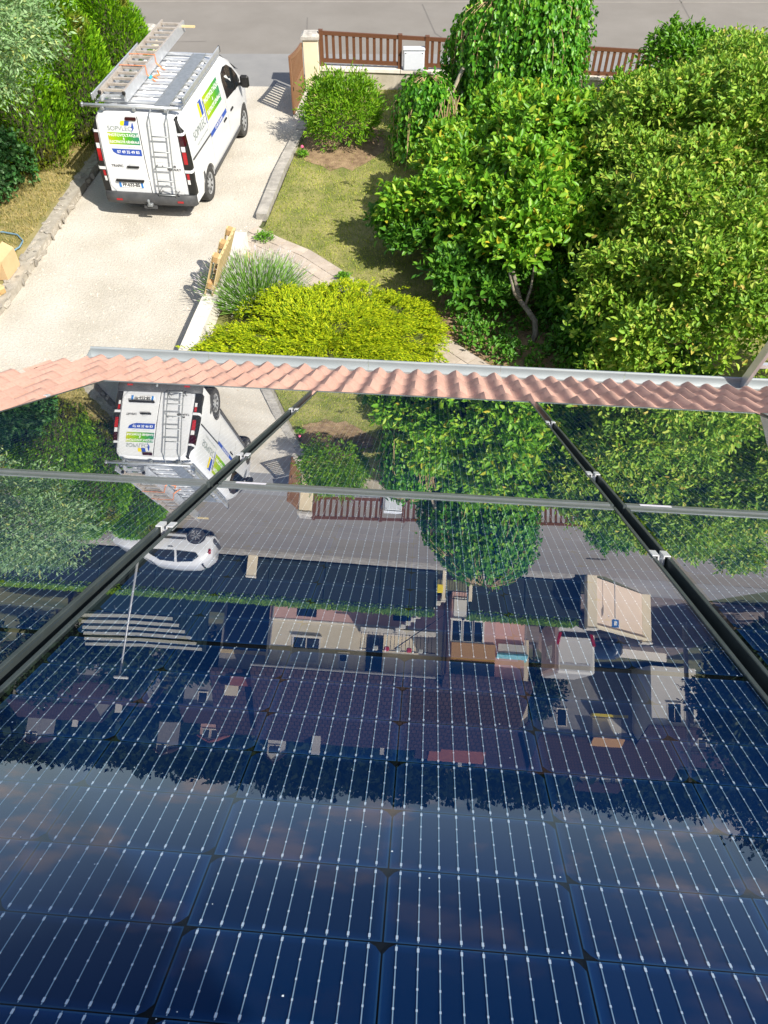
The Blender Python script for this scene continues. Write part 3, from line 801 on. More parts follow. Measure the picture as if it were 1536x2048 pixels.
pillar(-6.02, 21.75, 1.22, 'cream gate pillar half hidden by the clipped conifers behind the van')
fn = thing('slatted_fence', 'brown slatted fence on the low wall beside the road', 'fence', (0, FY, 0))
def fpost(x, z1=None):
    z1 = z1 or top_z(x) + 0.055
    m = MB().b2((x - .05, -.05, wall_z(x)), (x + .05, .05, z1), bev=0.004); m.build('post', MT['fence'], fn)
    MB().b2((x - .055, -.055, z1), (x + .055, .055, z1 + .018), bev=0.005).build('post_cap', MT['fence'], fn)
posts = [-1.60, 0.38, 1.06, 3.05, 5.05, 7.05, 9.0]
for x in posts: fpost(x)
for a, b in zip(posts[:-1], posts[1:]):
    a1, b1 = a + 0.05, b - 0.05
    MB().bar((a1, 0, top_z(a1)), (b1, 0, top_z(b1)), 0.055, 0.085).build('rail', MT['fence'], fn)
    if a == 0.38: continue
    lo = lambda x: wall_z(x) + 0.11 - 0.012 * x
    MB().bar((a1, 0, lo(a1)), (b1, 0, lo(b1)), 0.055, 0.085).build('rail', MT['fence'], fn)
    n = int(round((b1 - a1) / 0.165))
    for k in range(n):
        x = a1 + (k + 0.5) * (b1 - a1) / n
        MB().b2((x - .036, -.012, lo(x) + .03), (x + .036, .012, top_z(x) - .03)).build('slat', MT['fence'], fn)
mbx = thing('meter_box', 'white utility meter box set between two brown fence posts', 'meter box', (0.735, FY - 0.05, wall_z(0.73)))
MB().b2((-.265, -.10, 0), (.265, .12, .47), bev=.012).build('casing', MT['meter'], mbx)
MB().b2((-.245, -.108, .03), (.245, -.10, .43), bev=.004).build('door', MT['meter'], mbx)
MB().b2((-.275, -.12, .472), (.275, .13, .50), bev=.008).build('lid', MT['meter'], mbx)
for sx in (-.21, .21): MB().b2((sx - .012, -.112, .40), (sx + .012, -.108, .42)).build('screw', MT['badge'], mbx)
# open gate leaf hinged on the pillar
ga, gb = Vector((-2.08, 21.13)), Vector((-2.23, 19.60))
gl_ = (gb - ga).length; gang = math.atan2((gb - ga).y, (gb - ga).x)
gt = thing('gate_leaf', 'open brown gate leaf with slats above a solid panel beside the drive', 'gate', (ga.x, ga.y, 0.06), gang)
gtop = lambda s: 1.10 + 0.20 * (s / gl_) ** 1.6
for s in (0.05, gl_ - 0.05): MB().b2((s - .045, -.022, 0), (s + .045, .022, gtop(s)), bev=.004).build('stile', MT['gate'], gt)
for k in range(8):
    s0, s1 = 0.095 + (gl_ - .19) * k / 8, 0.095 + (gl_ - .19) * (k + 1) / 8
    MB().bar((s0, 0, gtop(s0) - .045), (s1, 0, gtop(s1) - .045), 0.044, 0.085).build('top_rail', MT['gate'], gt)
MB().b2((.095, -.02, .50), (gl_ - .095, .02, .58)).build('mid_rail', MT['gate'], gt)
MB().b2((.095, -.012, .06), (gl_ - .095, .012, .50)).build('lower_panel', MT['gate'], gt)
MB().b2((.095, -.02, .0), (gl_ - .095, .02, .06)).build('bottom_rail', MT['gate'], gt)
for k in range(9):
    s = 0.095 + (gl_ - .19) * (k + .5) / 9
    MB().b2((s - .035, -.01, .58), (s + .035, .01, gtop(s) - .085)).build('slat', MT['gate'], gt)
MB().b2((gl_ - .10, -.035, .52), (gl_ - .06, .035, .60)).build('latch', MT['ink'], gt)
for z in (.2, 1.0): MB().b2((-.02, -.03, z), (.02, .03, z + .09)).build('hinge', MT['ink'], gt)

# rough stone edging, left side of the drive
STONES = []
for k in range(6):
    bm = bmesh.new(); bmesh.ops.create_icosphere(bm, subdivisions=1, radius=1)
    for v in bm.verts:
        v.co = Vector([math.copysign(abs(c) ** 0.62, c) for c in v.co]) * random.uniform(0.86, 1.08)
    me = bpy.data.meshes.new('stone'); bm.to_mesh(me); bm.free(); me.materials.append(MT['stone']); STONES.append(me)
def polyline(pts, t):
    ds = [(Vector(b) - Vector(a)).length for a, b in zip(pts[:-1], pts[1:])]
    T = t * sum(ds)
    for (a, b), d in zip(zip(pts[:-1], pts[1:]), ds):
        if T <= d: return Vector(a).lerp(Vector(b), T / d), (Vector(b) - Vector(a)).normalized()
        T -= d
    return Vector(pts[-1]), (Vector(pts[-1]) - Vector(pts[-2])).normalized()
ed = thing('stone_edging', 'rough grey stone edging wall along the left of the drive', 'wall', (0, 0, 0))
EP = [(-6.2, 21.4), (-6.22, 18.5), (-6.38, 16.2), (-6.50, 14.2), (-6.60, 12.0), (-6.78, 10.6), (-7.1, 8.8)]
mb = MB()
for k in range(24):
    a, d = polyline(EP, k / 24); b, d2 = polyline(EP, (k + 1) / 24)
    n1, n2 = Vector((-d.y, d.x)), Vector((-d2.y, d2.x))
    if n1.x > 0: n1 = -n1
    if n2.x > 0: n2 = -n2
    z = .155
    q = [a, b, b + n2 * .24, a + n1 * .24]
    mb.add([(p.x, p.y, -.05) for p in q] + [(p.x, p.y, z) for p in q], [(4, 5, 6, 7), (0, 1, 5, 4), (1, 2, 6, 5), (2, 3, 7, 6), (3, 0, 4, 7)])
mb.build('core', MT['mortar'], ed)
for k in range(66):
    t = (k + .5) / 66
    a, d = polyline(EP, t); n = Vector((-d.y, d.x));  n = -n if n.x > 0 else n
    ang = math.atan2(d.y, d.x)
    for (off, z, sz) in ((0.0, .065, (.105, .024, .06)), (.06, .15, (.095, .075, .02)), (.185, .153, (.10, .075, .022))):
        o = obj('stone', random.choice(STONES), None, ed, (a.x + n.x * off + random.uniform(-.03, .03), a.y + n.y * off + random.uniform(-.08, .08), z + random.uniform(-.025, .015)), (random.uniform(-.3, .3), random.uniform(-.3, .3), ang + random.uniform(-.6, .6)))
        o.scale = [s * random.uniform(.55, 1.2) for s in sz]

# concrete kerb, right side of the drive
kb = thing('lawn_kerb', 'grey concrete kerb between the pale drive and the lawn', 'kerb', (0, 0, 0))
KP = [(-2.50, 14.60), (-2.28, 16.9), (-1.95, 18.95), (-1.90, 19.6)]
for k in range(5):
    a, d = polyline(KP, k / 5 + .002); b, d2 = polyline(KP, (k + 1) / 5 - .002)
    n1, n2 = Vector((d.y, -d.x)), Vector((d2.y, -d2.x))
    q = [a - n1 * .10, b - n2 * .10, b + n2 * .12, a + n1 * .12]
    m = MB(); m.add([(p.x, p.y, -.03) for p in q] + [(p.x, p.y, .13 + random.uniform(-.008, .008)) for p in q], [(4, 5, 6, 7), (0, 1, 5, 4), (1, 2, 6, 5), (2, 3, 7, 6), (3, 0, 4, 7)])
    m.build('kerb_stone', MT['kerb'], kb)
# low white wall by the flower bed
lw_ = thing('bed_wall', 'low whitish stone wall edging the lavender bed beside the drive', 'wall', (0, 0, 0))
LP = [(-3.42, 8.0), (-3.22, 10.4), (-3.02, 12.3), (-2.86, 13.5)]
for k in range(6):
    a, d = polyline(LP, k / 6 + .001); b, d2 = polyline(LP, (k + 1) / 6 - .001)
    n1, n2 = Vector((d.y, -d.x)), Vector((d2.y, -d2.x))
    q = [a, b, b + n2 * .25, a + n1 * .25]
    m = MB(); m.add([(p.x, p.y, -.03) for p in q] + [(p.x, p.y, .36) for p in q], [(4, 5, 6, 7), (0, 1, 5, 4), (1, 2, 6, 5), (2, 3, 7, 6), (3, 0, 4, 7)])
    m.build('wall_block', MT['limewall'], lw_)
# paver path
pth = obj('path', bpy.data.meshes.new('path_bed'), MT['mortar'])
PC = [(-2.55, 14.25), (-2.05, 13.82), (-1.43, 13.37), (-0.73, 12.60), (-0.26, 12.0), (0.28, 11.45), (0.90, 10.78), (1.55, 10.05), (2.3, 9.2), (3.2, 8.2)]
def path_pt(t, off):
    a, d = polyline(PC, t)
    a0, d0 = polyline(PC, max(0, t - .03)); a1, d1 = polyline(PC, min(1, t + .03))
    dd = (d0 + d + d1).normalized(); n = Vector((dd.y, -dd.x)); n = -n if n.y > 0 else n
    return a + n * off
PN, PRW = 30, 4
vv, ff_ = [], []
for k in range(PN + 1):
    for off in (-0.02, 1.02):
        q = path_pt(k / PN, off); vv.append((q.x, q.y, .038))
for k in range(PN): ff_.append((2 * k, 2 * k + 1, 2 * k + 3, 2 * k + 2))
pth.data.from_pydata(vv, [], ff_); pth.data.update(); tag(pth, kind='structure')
for r in range(PRW):
    for k in range(PN):
        s = 0.5 / PN if r % 2 else 0
        t0, t1 = k / PN + s + .0012, (k + 1) / PN + s - .0012
        if t1 > 1: continue
        o0, o1 = r * .25 + .006, (r + 1) * .25 - .006
        q = [path_pt(t0, o0), path_pt(t1, o0), path_pt(t1, o1), path_pt(t0, o1)]
        z = .055 + random.uniform(-.004, .004)
        m = MB(); m.add([(p.x, p.y, .03) for p in q] + [(p.x, p.y, z + random.uniform(-.002, .002)) for p in q], [(4, 5, 6, 7), (0, 1, 5, 4), (1, 2, 6, 5), (2, 3, 7, 6), (3, 0, 4, 7)])
        m.build('paver', MT['paver'], pth)

# ------------------------------------------------------------------ the van
VAN_YAW = R(6.06)
van = thing('white_van', 'white work van with roof rack and green sticker parked on the gravel drive', 'van', (-4.635, 14.623, 0), -VAN_YAW)
SEC = [(0.0, .30), (.80, .30), (.92, .345), (.950, .55), (.958, .80), (.950, 1.02), (.925, 1.33), (.892, 1.63), (.856, 1.83), (.812, 1.92), (.73, 1.978), (.55, 2.006), (0.0, 2.02)]
def body_x(z):
    for (x0, z0), (x1, z1) in zip(SEC[2:-1], SEC[3:]):
        if z0 <= z <= z1: return x0 + (x1 - x0) * (z - z0) / (z1 - z0)
    return SEC[2][0]
def rear_y(z): return 0.03 + 0.085 * max(0.0, (z - 0.95) / 1.0) ** 1.5
ST = [(0.0, .925, 1.97), (.05, .965, 1.995), (.14, .99, 2.01), (.5, 1.0, 2.018), (1.3, 1.0, 2.02), (2.2, 1.0, 2.02), (3.1, 1.0, 2.0), (3.45, 1.0, 1.945), (3.8, .995, 1.78), (4.15, .985, 1.49), (4.45, .965, 1.24), (4.68, .92, 1.10), (4.86, .83, .98), (4.96, .70, .86)]
def stx(y):
    for (y0, w0, _), (y1, w1, _) in zip(ST[:-1], ST[1:]):
        if y0 <= y <= y1: return w0 + (w1 - w0) * (y - y0) / (y1 - y0)
    return 1.0
def loft(name, sec, st, rear=None, zs=1.0):
    vs, fs = [], []
    half = sec; n = len(half); ring = 2 * n - 2
    zt = sec[-1][1]
    for (y, w, zr) in st:
        pts = []
        for (x, z) in half:
            zz = z if z <= zs else zs + (z - zs) * max(zr - zs, 0.0) / (zt - zs)
            if zr < zs: zz = min(z, zr) if z > .3 else z
            pts.append((x * w, zz))
        full = pts + [(-x, z) for (x, z) in pts[-2:0:-1]]
        for (x, z) in full:
            yy = y + ((rear(z) if rear else 0) * max(0, 1 - y / .5))
            vs.append((x, yy, z))
    for i in range(len(st) - 1):
        for k in range(ring):
            fs.append((i * ring + k, i * ring + (k + 1) % ring, (i + 1) * ring + (k + 1) % ring, (i + 1) * ring + k))
    fs.append(tuple(range(ring))[::-1]); fs.append(tuple((len(st) - 1) * ring + k for k in range(ring)))
    me = bpy.data.meshes.new(name); me.from_pydata(vs, [], fs)
    bm = bmesh.new(); bm.from_mesh(me); bmesh.ops.recalc_face_normals(bm, faces=bm.faces[:]); bm.to_mesh(me); bm.free()
    return me
def cut_wheels(me, centres, rad, halfw):
    """real wheel arches: cylinders cut out of the shell"""
    tmp = link(bpy.data.objects.new('shell', me)); cutters = []
    for (x, y, z) in centres:
        c = MB(); s = 1 if x > 0 else -1
        c.lathe([(0, x - s * halfw), (rad, x - s * halfw), (rad, x + s * halfw), (0, x + s * halfw)], 28, 'X', (0, y, z))
        cm = c.mesh('cut'); bm = bmesh.new(); bm.from_mesh(cm); bmesh.ops.remove_doubles(bm, verts=bm.verts[:], dist=1e-5); bmesh.ops.recalc_face_normals(bm, faces=bm.faces[:]); bm.to_mesh(cm); bm.free()
        co = link(bpy.data.objects.new('cut', cm)); cutters.append(co)
        md = tmp.modifiers.new('b', 'BOOLEAN'); md.operation = 'DIFFERENCE'; md.object = co; md.solver = 'EXACT'
    dg = bpy.context.evaluated_depsgraph_get(); dg.update()
    out = bpy.data.meshes.new_from_object(tmp.evaluated_get(dg))
    for o in cutters + [tmp]:
        m_ = o.data; bpy.data.objects.remove(o); bpy.data.meshes.remove(m_)
    return out
WC = [(s * .80, y, .335) for s in (-1, 1) for y in (.968, 4.066)]
shell = loft('body', SEC, ST, lambda z: rear_y(z))
shell = cut_wheels(shell, WC, .385, .22)
shell.materials.clear(); autosmooth(shell, 38)
obj('body', shell, [MT['white_paint']], van)
# dark chassis below
MB().b2((-.78, .25, .20), (.78, 4.75, .32)).build('chassis', MT['black'], van)
def wheel(x, y):
    s = 1 if x > 0 else -1
    w = MB()
    w.lathe([(.20, -.10), (.325, -.10), (.336, -.085), (.336, .075), (.325, .098), (.235, .105), (.215, .095)], 36, 'X')
    t = link(bpy.data.objects.new('wheel', None)); t.parent = van; t.location = (x, y, .336)
    t.rotation_euler = (0, 0, 0 if s > 0 else math.pi)
    w.build('tyre', MT['tyre'], t, smooth=True)
    r = MB(); r.lathe([(.0, .088), (.055, .094), (.075, .080), (.12, .074), (.195, .082), (.212, .094), (.220, .085), (.218, -.06)], 36, 'X')
    r.build('rim', MT['rim'], t, smooth=True)
    sl = MB()
    for k in range(9):
        a = 2 * math.pi * k / 9
        sl.box((.0835, math.cos(a) * .145, math.sin(a) * .145), (.006, .085, .034), rot=Euler((a, 0, 0)))
    sl.build('trim_slot', MT['tyre'], t)
for (x, y) in ((.835, .968), (.835, 4.066), (-.835, .968), (-.835, 4.066)): wheel(x, y)

def rear_panel(name, poly, mat, parent, proud=0.006, thick=0.012, smooth_=False):
    """plate following the sloping rear face; poly in (x, z)"""
    n = len(poly)
    vs = [(x, rear_y(z) - proud, z) for x, z in poly] + [(x, rear_y(z) - proud + thick, z) for x, z in poly]
    m = MB(); m.add(vs, [tuple(range(n)), tuple(range(n, 2 * n))[::-1]] + [(i, (i + 1) % n, n + (i + 1) % n, n + i) for i in range(n)])
    return m.build(name, mat, parent)
def rpoly(x0, x1, z0, z1, r=.05, seg=4, taper=0.0):
    out = []
    for (cx, cz, a0) in ((x1 - r, z1 - r, 0), (x0 + r, z1 - r, 90), (x0 + r, z0 + r, 180), (x1 - r, z0 + r, 270)):
        for k in range(seg + 1):
            a = R(a0 + 90 * k / seg); x, z = cx + r * math.cos(a), cz + r * math.sin(a)
            out.append((x * (1 - taper * (z - 1.0)), z))
    return out
def door_panel(x0, x1, z0, z1, r):
    """door skin in rows so that it follows the curved rear"""
    zs = np.linspace(z0, z1, 12); m = MB(); vs = []
    for z in zs:
        e = 0
        if z > z1 - r: e = r - math.sqrt(max(0, r * r - (z - (z1 - r)) ** 2))
        if z < z0 + r: e = r - math.sqrt(max(0, r * r - ((z0 + r) - z) ** 2))
        tp = 1 - .045 * max(0, z - 1.0)
        a, b = x0 + (e if x0 < -.5 else 0), x1 - (e if x1 > .5 else 0)
        if a < -.5: a *= tp
        if b > .5: b *= tp
        y = rear_y(z) - .012
        vs += [(a, y + .012, z), (a + .008, y, z), (b - .008, y, z), (b, y + .012, z)]
    fs = [(4 * i + k, 4 * i + k + 1, 4 * i + 4 + k + 1, 4 * i + 4 + k) for i in range(11) for k in range(3)]
    m.add(vs, fs); return m
RS = [dict(p=(-.775, .028, .53, 1.945), l='left rear door with stickers and number plate'), dict(p=(.040, .775, .53, 1.945), l='right rear door behind the access ladder')]
rear_doors = []
for d_ in RS:
    me = door_panel(*d_['p'], .10).mesh('rear_door', True)
    rear_doors.append(obj('rear_door', autosmooth(me, 30), MT['white_paint'], van, label=d_['l']))
ld, rd = rear_doors
rear_panel('door_gap', [(.026, .53), (.042, .53), (.042, 1.2), (.042, 1.55), (.042, 1.945), (.026, 1.945), (.026, 1.55), (.026, 1.2)], MT['dark_plastic'], van, .004, .004)
# pressed window outlines on the doors, their shade put in as darker white
def outline(x0, x1, z0, z1, r, par, w=.007):
    pl = rpoly(x0, x1, z0, z1, r, 4)
    m = MB()
    for a, b in zip(pl, pl[1:] + pl[:1]):
        m.bar((a[0], rear_y(a[1]) - .0125, a[1]), (b[0], rear_y(b[1]) - .0125, b[1]), w, .003)
    m.build('pressed_line', PM('shade_white', (0.55, 0.56, 0.58), None, rough=.4), par)
outline(.10, .70, 1.16, 1.80, .08, rd); outline(.10, .72, .60, .83, .05, rd); outline(-.70, -.04, .60, .80, .04, ld)
# lamps
for s in (-1, 1):
    tl = link(bpy.data.objects.new('tail_lamp', None)); tl.parent = van
    def strip(name, z0, z1, mat, xi=.79, xo=.935, pr=.016):
        m = MB(); N = 5; vs = []
        for k in range(N + 1):
            z = z0 + (z1 - z0) * k / N
            o = min(xo, body_x(z) * .985 + .004); i = xi - .10 * max(0, z - 1.2) * .45
            y = rear_y(z) - pr
            vs += [(s * i, y + .01, z), (s * i, y, z), (s * (o - .03), y + .004, z), (s * o, y + .035, z), (s * (o + .004), y + .13, z), (s * (o - .05), y + .13, z)]
        fs = [(6 * a + b, 6 * a + (b + 1) % 6, 6 * a + 6 + (b + 1) % 6, 6 * a + 6 + b) for a in range(N) for b in range(6)]
        fs += [tuple(range(6)), tuple(6 * N + b for b in range(6))]
        m.add(vs, fs); return m.build(name, mat, tl)
    strip('lamp_housing', .54, 1.945, MT['ink'], pr=.014)
    strip('white_band', 1.655, 1.698, MT['white_paint'], .785, .945, .017)
    strip('dark_lens', 1.47, 1.645, MT['dark_red_lens'], .80, .895, .019)
    strip('reverse_lens', 1.37, 1.462, MT['white_lens'], .805, .89, .021)
    strip('red_lens', 1.14, 1.362, MT['red_lens'], .805, .90, .021)
    strip('white_gap', .975, 1.028, MT['white_paint'], .785, .945, .017)
    strip('lower_red_lens', .85, .955, MT['red_lens'], .81, .885, .019)
    strip('lower_white_lens', .755, .842, MT['white_lens'], .81, .885, .019)
rear_panel('high_brake_light', rpoly(-.19, .02, 1.885, 1.94, .015, 2), MT['dark_red_lens'], van, .03, .03)
# bumper and lower cladding
bp = MB(); prof = [(-.93, .05), (-.90, -.05), (-.70, -.085), (0, -.10), (.70, -.085), (.90, -.05), (.93, .05)]
vs = []
for z, k in ((.34, .85), (.40, 1.0), (.50, 1.0), (.545, .75)):
    vs += [(x, y * k + (0 if k == 1 else .02), z) for x, y in prof]
n = len(prof)
bp.add(vs, [(i * n + k, i * n + k + 1, (i + 1) * n + k + 1, (i + 1) * n + k) for i in range(3) for k in range(n - 1)])
bp.add([(x, .10, .545) for x, y in prof] + vs[3 * n:], [(k, k + 1, n + k + 1, n + k) for k in range(n - 1)])
bp.add([(x, .10, .34) for x, y in prof] + vs[:n], [(k, n + k, n + k + 1, k + 1) for k in range(n - 1)])
o = bp.build('rear_bumper', MT['dark_plastic'], van, smooth=True)
for s in (-1, 1): MB().b2((s * .62 - .06, -.095, .415), (s * .62 + .06, -.08, .45)).build('reflector', MT['red_lens'], o)
for s in (-1, 1):
    q = MB()   # quarter cladding behind the rear wheel
    pts = [(.02, .36), (.58, .36), (.60, .52), (.70, .64), (.66, .74), (.02, .72)]
    q.add([(s * (body_x(z) * stx(y) + .006), y, z) for y, z in pts] + [(s * (body_x(z) * stx(y) - .02), y, z) for y, z in pts], [tuple(range(6)), tuple(range(6, 12))[::-1]] + [(k, (k + 1) % 6, 6 + (k + 1) % 6, 6 + k) for k in range(6)])
    q.build('quarter_cladding', MT['dark_plastic'], van)
    q = MB(); pts = [(1.36, .30), (3.68, .30), (3.66, .40), (2.5, .405), (1.37, .42)]
    q.add([(s * (.962 if z > .35 else .93), y, z) for y, z in pts] + [(s * .85, y, z) for y, z in pts], [tuple(range(5)), tuple(range(5, 10))[::-1]] + [(k, (k + 1) % 5, 5 + (k + 1) % 5, 5 + k) for k in range(5)])
    q.build('sill_cladding', MT['dark_plastic'], van)
# tow hitch, number plate, handle
th_ = MB().b2((-.05, -.16, .34), (.05, -.06, .40), bev=.01); th_.lathe([(0, .50), (.02, .495), (.028, .47), (.02, .45), (.016, .40)], 12, 'Z', (0, -.17, 0))
th_.build('tow_hitch', MT['galv'], van)
MB().b2((-.13, -.13, .29), (.13, -.09, .345)).build('hitch_socket', MT['dark_plastic'], van)
pl = rear_panel('number_plate', rpoly(-.595, -.105, .635, .74, .01, 2), MT['plate_white'], ld, .020, .008)
for x0 in (-.593, -.152): rear_panel('plate_band', rpoly(x0, x0 + .045, .637, .738, .008, 2), MT['plate_blue'], pl, .0215, .002)
rear_panel('plate_bar', rpoly(-.63, -.07, .755, .80, .015, 2), MT['ink'], ld, .045, .035)
hd = rear_panel('door_handle', rpoly(-.345, -.105, 1.03, 1.065, .014, 2), MT['ink'], ld, .035, .02)
m = MB(); m.lathe([(.075, 0), (.07, .004), (.0, .006)], 20, 'Z'); o = m.build('handle_recess', PM('recess_white', (.6, .61, .62), None, rough=.4), ld, (-.225, rear_y(1.05) - .0135, 1.055), (R(90), 0, 0))
rear_panel('lock', rpoly(.60, .625, 1.07, 1.105, .01, 2), MT['ink'], rd, .018, .008)
rear_panel('lock', rpoly(.355, .375, 1.08, 1.10, .008, 2), MT['ink'], rd, .018, .008)

# lettering laid on a surface: place(tx, ty) -> 3d
def text(body, size, mat, place, parent, name='lettering', align='CENTER', extr=0.0, stretch=1.0, bold=0.0):
    cu = bpy.data.curves.new('txt', 'FONT'); cu.body = body; cu.size = size; cu.align_x = align; cu.align_y = 'CENTER'
    cu.offset = bold
    cu.resolution_u = 3
    t = link(bpy.data.objects.new('txt', cu))
    dg = bpy.context.evaluated_depsgraph_get(); dg.update()
    me = bpy.data.meshes.new_from_object(t.evaluated_get(dg))
    bpy.data.objects.remove(t); bpy.data.curves.remove(cu)
    for v in me.vertices: v.co = Vector(place(v.co.x * stretch, v.co.y))
    me.materials.clear(); me.update()
    o = obj(name, me, mat, parent)
    return o
def on_rear(x0, z0, pr=.0165): return lambda tx, ty: (x0 + tx, rear_y(z0 + ty) - pr, z0 + ty)
def on_side(y0, z0, pr=.0075): return lambda tx, ty: (body_x(z0 + ty) * stx(y0 + tx) + pr, y0 + tx, z0 + ty)
GREEN = [(0.0, (0.42, 0.46, 0.0)), (0.30, (0.24, 0.46, 0.005)), (0.65, (0.055, 0.32, 0.012)), (1.0, (0.02, 0.20, 0.14))]
gr_r = gradient_mat('sticker_green_rear', GREEN, 0, lo=-.58, hi=.0)
gr_s = gradient_mat('sticker_green_side', GREEN, 1, lo=1.46, hi=2.7)
def rear_strip(name, poly_rows, mat, pr):
    """rows: (z, x0, x1)"""
    m = MB(); vs = []
    for z, a, b in poly_rows: vs += [(a, rear_y(z) - pr, z), (b, rear_y(z) - pr, z)]
    m.add(vs, [(2 * i, 2 * i + 1, 2 * i + 3, 2 * i + 2) for i in range(len(poly_rows) - 1)])
    return m.build(name, mat, ld)
rear_strip('green_sticker', [(z, -.59, .012) for z in np.linspace(1.455, 1.665, 5)], gr_r, .0145)
rear_strip('blue_sticker', [(1.255, -.40, .005), (1.275, -.49, .005), (1.31, -.55, .005), (1.375, -.575, .005)], MT['decal_blue'], .0145)
text('PHOTOVOLTAÏQUE', .068, MT['decal_white'], on_rear(-.29, 1.618), ld, bold=.0015)
text('&', .055, MT['decal_white'], on_rear(-.29, 1.560), ld, bold=.001)
text('ÉLECTRICITÉ GÉNÉRALE', .058, MT['decal_white'], on_rear(-.29, 1.500), ld, stretch=.93, bold=.0015)
text('07 49 35 49 83', .072, MT['decal_white'], on_rear(-.255, 1.318), ld, bold=.0015)
text('SOPVLEC', .115, MT['decal_grey'], on_rear(-.335, 1.732), ld)
text('énergies solaires  bornes  domotique  clim', .022, MT['decal_grey'], on_rear(-.29, 1.408), ld)
rear_strip('logo_blue', [(1.79, -.30, -.15), (1.872, -.275, -.125)], MT['decal_blue'], .0145)
rear_strip('logo_yellow', [(1.79, -.305, -.245), (1.83, -.305, -.225), (1.872, -.285, -.215)], MT['decal_yellow'], .0155)
rear_strip('logo_bolt', [(1.67, -.120, -.116), (1.75, -.085, -.055), (1.752, -.11, -.055), (1.84, -.075, -.06)], MT['decal_blue'], .0155)
text('TRAFIC', .062, MT['badge'], on_rear(-.535, 1.055), ld, bold=.002, stretch=1.15)
text('RENAULT', .056, MT['badge'], on_rear(.585, 1.03), rd, bold=.002, stretch=1.1)
text('FP-633-BS', .098, MT['ink'], on_rear(-.35, .688, .0225), pl, bold=.003, stretch=.86)
# right-hand side: window, decals, track, handles, mirror
def side_poly(name, pts, mat, pr=.005, sgn=1, rows=None):
    m = MB(); n = len(pts)
    m.add([(sgn * (body_x(z) * stx(y) + pr), y, z) for y, z in pts], [tuple(range(n))])
    return m.build(name, mat, van)
def side_grid(name, y0, y1, z0, z1, mat, pr=.005, skew=0.0, parent=None):
    m = MB(); vs = []; ny, nz = 2, 5
    for j in range(nz):
        z = z0 + (z1 - z0) * j / (nz - 1)
        for i in range(ny):
            y = y0 + (y1 - y0) * i / (ny - 1) + skew * (z - z0); vs.append((body_x(z) * stx(y) + pr, y, z))
    m.add(vs, [(j * ny + i, j * ny + i + 1, (j + 1) * ny + i + 1, (j + 1) * ny + i) for j in range(nz - 1) for i in range(ny - 1)])
    return m.build(name, mat, parent or van)
gs = side_grid('green_sticker', 1.50, 2.58, 1.36, 1.80, gr_s)
side_grid('blue_sticker', 1.46, 2.72, 1.05, 1.135, MT['decal_blue'], parent=gs)
side_grid('logo_blue', 1.16, 1.36, 1.56, 1.82, MT['decal_blue'], skew=.12, parent=gs)
side_grid('logo_yellow', 1.12, 1.22, 1.56, 1.80, MT['decal_yellow'], .006, .10, parent=gs)
side_grid('logo_bolt', 1.40, 1.43, 1.35, 1.75, MT['decal_blue'], .006, .12, parent=gs)
text('PHOTOVOLTAÏQUE', .115, MT['decal_white'], on_side(2.05, 1.69), gs, bold=.003)
text('&', .09, MT['decal_white'], on_side(2.05, 1.58), gs, bold=.002)
text('ÉLECTRICITÉ GÉNÉRALE', .10, MT['decal_white'], on_side(2.05, 1.47), gs, stretch=.92, bold=.003)
text('07 49 35 49 83', .075, MT['decal_white'], on_side(2.08, 1.093), gs, bold=.002, stretch=1.25)
text('SOPVLEC', .21, MT['decal_grey'], on_side(.93, 1.44), gs, bold=-.001)
text('énergies solaires  bornes  domotique', .05, MT['decal_grey'], on_side(.98, 1.27), gs)
for s in (1, -1):
    m = MB()
    pts = [(2.92, 1.24), (2.86, 1.62), (2.92, 1.74), (3.15, 1.79), (3.42, 1.745), (3.72, 1.58), (3.98, 1.36), (4.10, 1.20), (3.90, 1.15)]
    m.add([(s * (body_x(z) * stx(y) + .006), y, z) for y, z in pts] + [(s * (body_x(z) * stx(y) - .01), y, z) for y, z in pts], [tuple(range(9)), tuple(range(9, 18))[::-1]] + [(k, (k + 1) % 9, 9 + (k + 1) % 9, 9 + k) for k in range(9)])
    w_ = m.build('side_window', MT['dark_glass'], van)
    MB().bar((s * (body_x(1.2) + .012), 3.62, 1.18), (s * (body_x(1.62) + .012), 3.62, 1.62), .02, .03).build('window_pillar', MT['ink'], w_)
    m = MB(); m.box((s * 1.09, 3.93, 1.24), (.20, .10, .26), bev=.04); m.bar((s * .94, 3.95, 1.17), (s * 1.03, 3.94, 1.18), .06, .05)
    m.build('mirror', MT['ink'], van)
    for yy in (2.52, 3.10):
        MB().b2((s * (body_x(.98) + .004) - .012, yy - .10, .955), (s * (body_x(.98) + .004) + .022, yy + .10, .995), bev=.01).build('handle', MT['ink'], van)
    MB().bar((s * (body_x(1.14) + .002), .20, 1.165), (s * (body_x(1.12) + .002), 1.45, 1.125), .018, .028).build('door_track', MT['dark_plastic'], van)
    for yy in (1.44, 2.80):
        m = MB(); zz = np.linspace(.45, 1.80, 8)
        for a, b in zip(zz[:-1], zz[1:]): m.bar((s * (body_x(a) + .0005), yy, a), (s * (body_x(b) + .0005), yy, b), .008, .004)
        m.build('door_seam', PM('seam', (.3, .3, .31), None, rough=.6), van)
